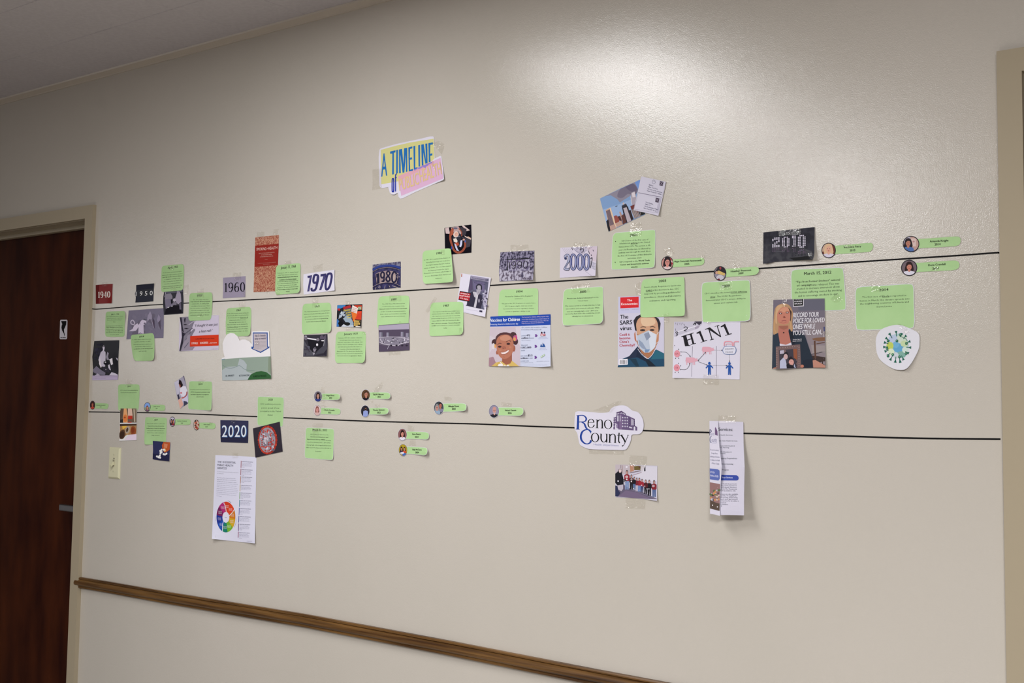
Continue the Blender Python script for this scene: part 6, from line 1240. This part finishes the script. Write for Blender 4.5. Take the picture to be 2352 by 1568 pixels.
def flat_bm(bm, poly, y, mi):
    vs = [bm.verts.new((p[0], y, p[1])) for p in poly]
    if len(poly) == 3 or len(poly) == 4:
        try:
            f = bm.faces.new(vs); f.material_index = mi
            return
        except ValueError:
            return
    tris = tessellate_polygon([[Vector((p[0], p[1], 0)) for p in poly]])
    for t in tris:
        try:
            bm.faces.new([vs[k] for k in t]).material_index = mi
        except ValueError:
            pass

def cuts(bm, s, bounds):
    n = 18
    x0, x1, z0, z1 = bounds
    for k in range(1, n):
        for co, no in (((x0 + (x1 - x0) * k / n, 0, 0), (1, 0, 0)), ((0, 0, z0 + (z1 - z0) * k / n), (0, 0, 1))):
            bmesh.ops.bisect_plane(bm, geom=bm.verts[:] + bm.edges[:] + bm.faces[:], plane_co=co, plane_no=no, dist=1e-7)

def bend(s, verts):
    """lift a curling sheet off the wall; it swings a little towards the open side as it comes away"""
    kx, kz = -s.ox / 2.592, (EYE - s.oz) / 2.592
    for q in verts:
        h = s.lift(q.co.x, q.co.z)
        q.co.y -= h
        q.co.x += h * kx
        q.co.z += h * kz

NTRI = 0
for s in FINAL:
    xs = [p[0] for p in s.out]; zs = [p[1] for p in s.out]
    bounds = (min(xs), max(xs), min(zs), max(zs))
    TH = 0.00025
    STEP = min(0.00003, 0.0009 / s.order) if s.lifts else min(0.00002, 0.0003 / s.order)
    if s.sheetcol == 'GREEN':
        base_m = m_green
    else:
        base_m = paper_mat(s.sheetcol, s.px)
    # sheet
    bm = bmesh.new()
    flat_bm(bm, s.out, -(s.lev + TH), 0)
    bmesh.ops.remove_doubles(bm, verts=bm.verts, dist=1e-6)
    if s.lifts:
        cuts(bm, s, bounds)
    mats = [m_edge if s.rim else base_m, m_edge]
    # back side and edges
    front = bm.faces[:]
    bound = [e for e in bm.edges if e.is_boundary]
    bk = {}
    for vtx in bm.verts[:]:
        bk[vtx] = None
    for vtx in list(bk):
        bk[vtx] = bm.verts.new((vtx.co.x, -s.lev, vtx.co.z))
    for f in front:
        bm.faces.new([bk[q] for q in reversed(f.verts)]).material_index = 1
    for e in bound:
        a, c = e.verts
        bm.faces.new((a, c, bk[c], bk[a])).material_index = 1
    if s.rim:
        b2 = bmesh.new(); flat_bm(b2, s.inner, -(s.lev + TH + (0.00003 if s.lifts else STEP * .6)), 2)
        if s.lifts:
            cuts(b2, s, bounds)
        vm = {q: bm.verts.new(q.co) for q in b2.verts}
        for f in b2.faces:
            bm.faces.new([vm[q] for q in f.verts]).material_index = 2
        b2.free(); mats.append(base_m)
    bend(s, bm.verts)
    org = (s.ox, 0.0, s.oz)
    NTRI += len(bm.faces) * 2
    root = obj_bm(s.name, bm, mats, None, origin=org)
    s.root = root
    host = getattr(s, 'as_part_of', None)
    if host is not None:
        root.parent = host.root
        root.location = (s.ox - host.ox, 0, s.oz - host.oz)
    else:
        tag(root, s.label, s.cat, s.group)
    for part, els in s.parts.items():
        bm = bmesh.new()
        mats, idx = [], {}
        def mi_of(color):
            if color not in idx:
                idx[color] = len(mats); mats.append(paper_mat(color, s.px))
            return idx[color]
        for el in els:
            if el[0] == 'p':
                y = -(s.lev + TH + STEP * (1 + el[3]) + (0.00004 if (s.rim and s.lifts) else 0))
                flat_bm(bm, el[1], y, mi_of(el[2]))
        if s.lifts and len(bm.faces):
            cuts(bm, s, bounds)
        for el in els:
            if el[0] == 't':
                A, B, H, st, bold, shear, res = el[1]
                vs, fs = GLY[(st, bold, shear, res)]
                if not vs:
                    continue
                x0 = min(q[0] for q in vs); x1 = max(q[0] for q in vs)
                ax = (B - A); up = Vector((-ax[1], ax[0])).normalized() * H / CAPH
                y = -(s.lev + TH + STEP * (2 + el[3]) + (0.00007 if (s.rim and s.lifts) else 0.00003))
                mi = mi_of(el[2])
                for rep, dx in enumerate((-0.02, 0.02, 0.0) if bold and res > 1 else ((-0.018, 0.018) if bold else (0.0,))):
                    nv = []
                    for q in vs:
                        w_ = A + ax * ((q[0] + dx - x0) / (x1 - x0)) + up * q[1]
                        nv.append(bm.verts.new((w_[0], y - rep * 0.000003, w_[1])))
                    for f in fs:
                        try:
                            bm.faces.new([nv[k] for k in f]).material_index = mi
                        except ValueError:
                            pass
        bend(s, bm.verts)
        bmesh.ops.translate(bm, verts=bm.verts, vec=(-s.ox, 0, -s.oz))
        NTRI += len(bm.faces)
        me = bpy.data.meshes.new(part)
        for f in bm.faces:
            f.normal_update()
            if f.normal.y > 0:
                f.normal_flip()
        bm.to_mesh(me); bm.free()
        for m in mats:
            me.materials.append(m)
        o = bpy.data.objects.new(part, me); COL.objects.link(o); o.parent = root
    for k, t in enumerate(s.tapes):
        bm = bmesh.new()
        # a strip that runs from the sheet down onto the wall
        a, b_, c, d = [Vector(q) for q in t]
        n = 8
        rows = []
        for i in range(n + 1):
            row = []
            for j in range(n + 1):
                q = (a * (1 - i / n) + b_ * (i / n)) * (1 - j / n) + (d * (1 - i / n) + c * (i / n)) * (j / n)
                inside = 0.0
                # soft step between wall and sheet
                dmin = min(((Vector(s.out[w1]) - q).length for w1 in range(len(s.out))), default=1)
                inn = False
                for w1 in range(len(s.out)):
                    p1, p2 = s.out[w1], s.out[(w1 + 1) % len(s.out)]
                    if (p1[1] > q[1]) != (p2[1] > q[1]) and q[0] < (p2[0] - p1[0]) * (q[1] - p1[1]) / (p2[1] - p1[1]) + p1[0]:
                        inn = not inn
                y = -(s.lev + TH + STEP * (s.order + 4) + 0.00012 + s.lift(q[0], q[1])) if inn else -0.0004 - s.lift(q[0], q[1])
                y -= 0.0005 * noise.noise(Vector((q[0] * 60, q[1] * 60, k))) + 0.0003
                row.append(bm.verts.new((q[0] - s.ox, y, q[1] - s.oz)))
            rows.append(row)
        for i in range(n):
            for j in range(n):
                bm.faces.new((rows[i][j], rows[i + 1][j], rows[i + 1][j + 1], rows[i][j + 1]))
        for f in bm.faces:
            f.normal_update()
            if f.normal.y > 0:
                f.normal_flip()
        o = obj_bm_raw('tape_strip', bm, m_tape, root)
print('print triangles', NTRI, 'materials', len(MATS))
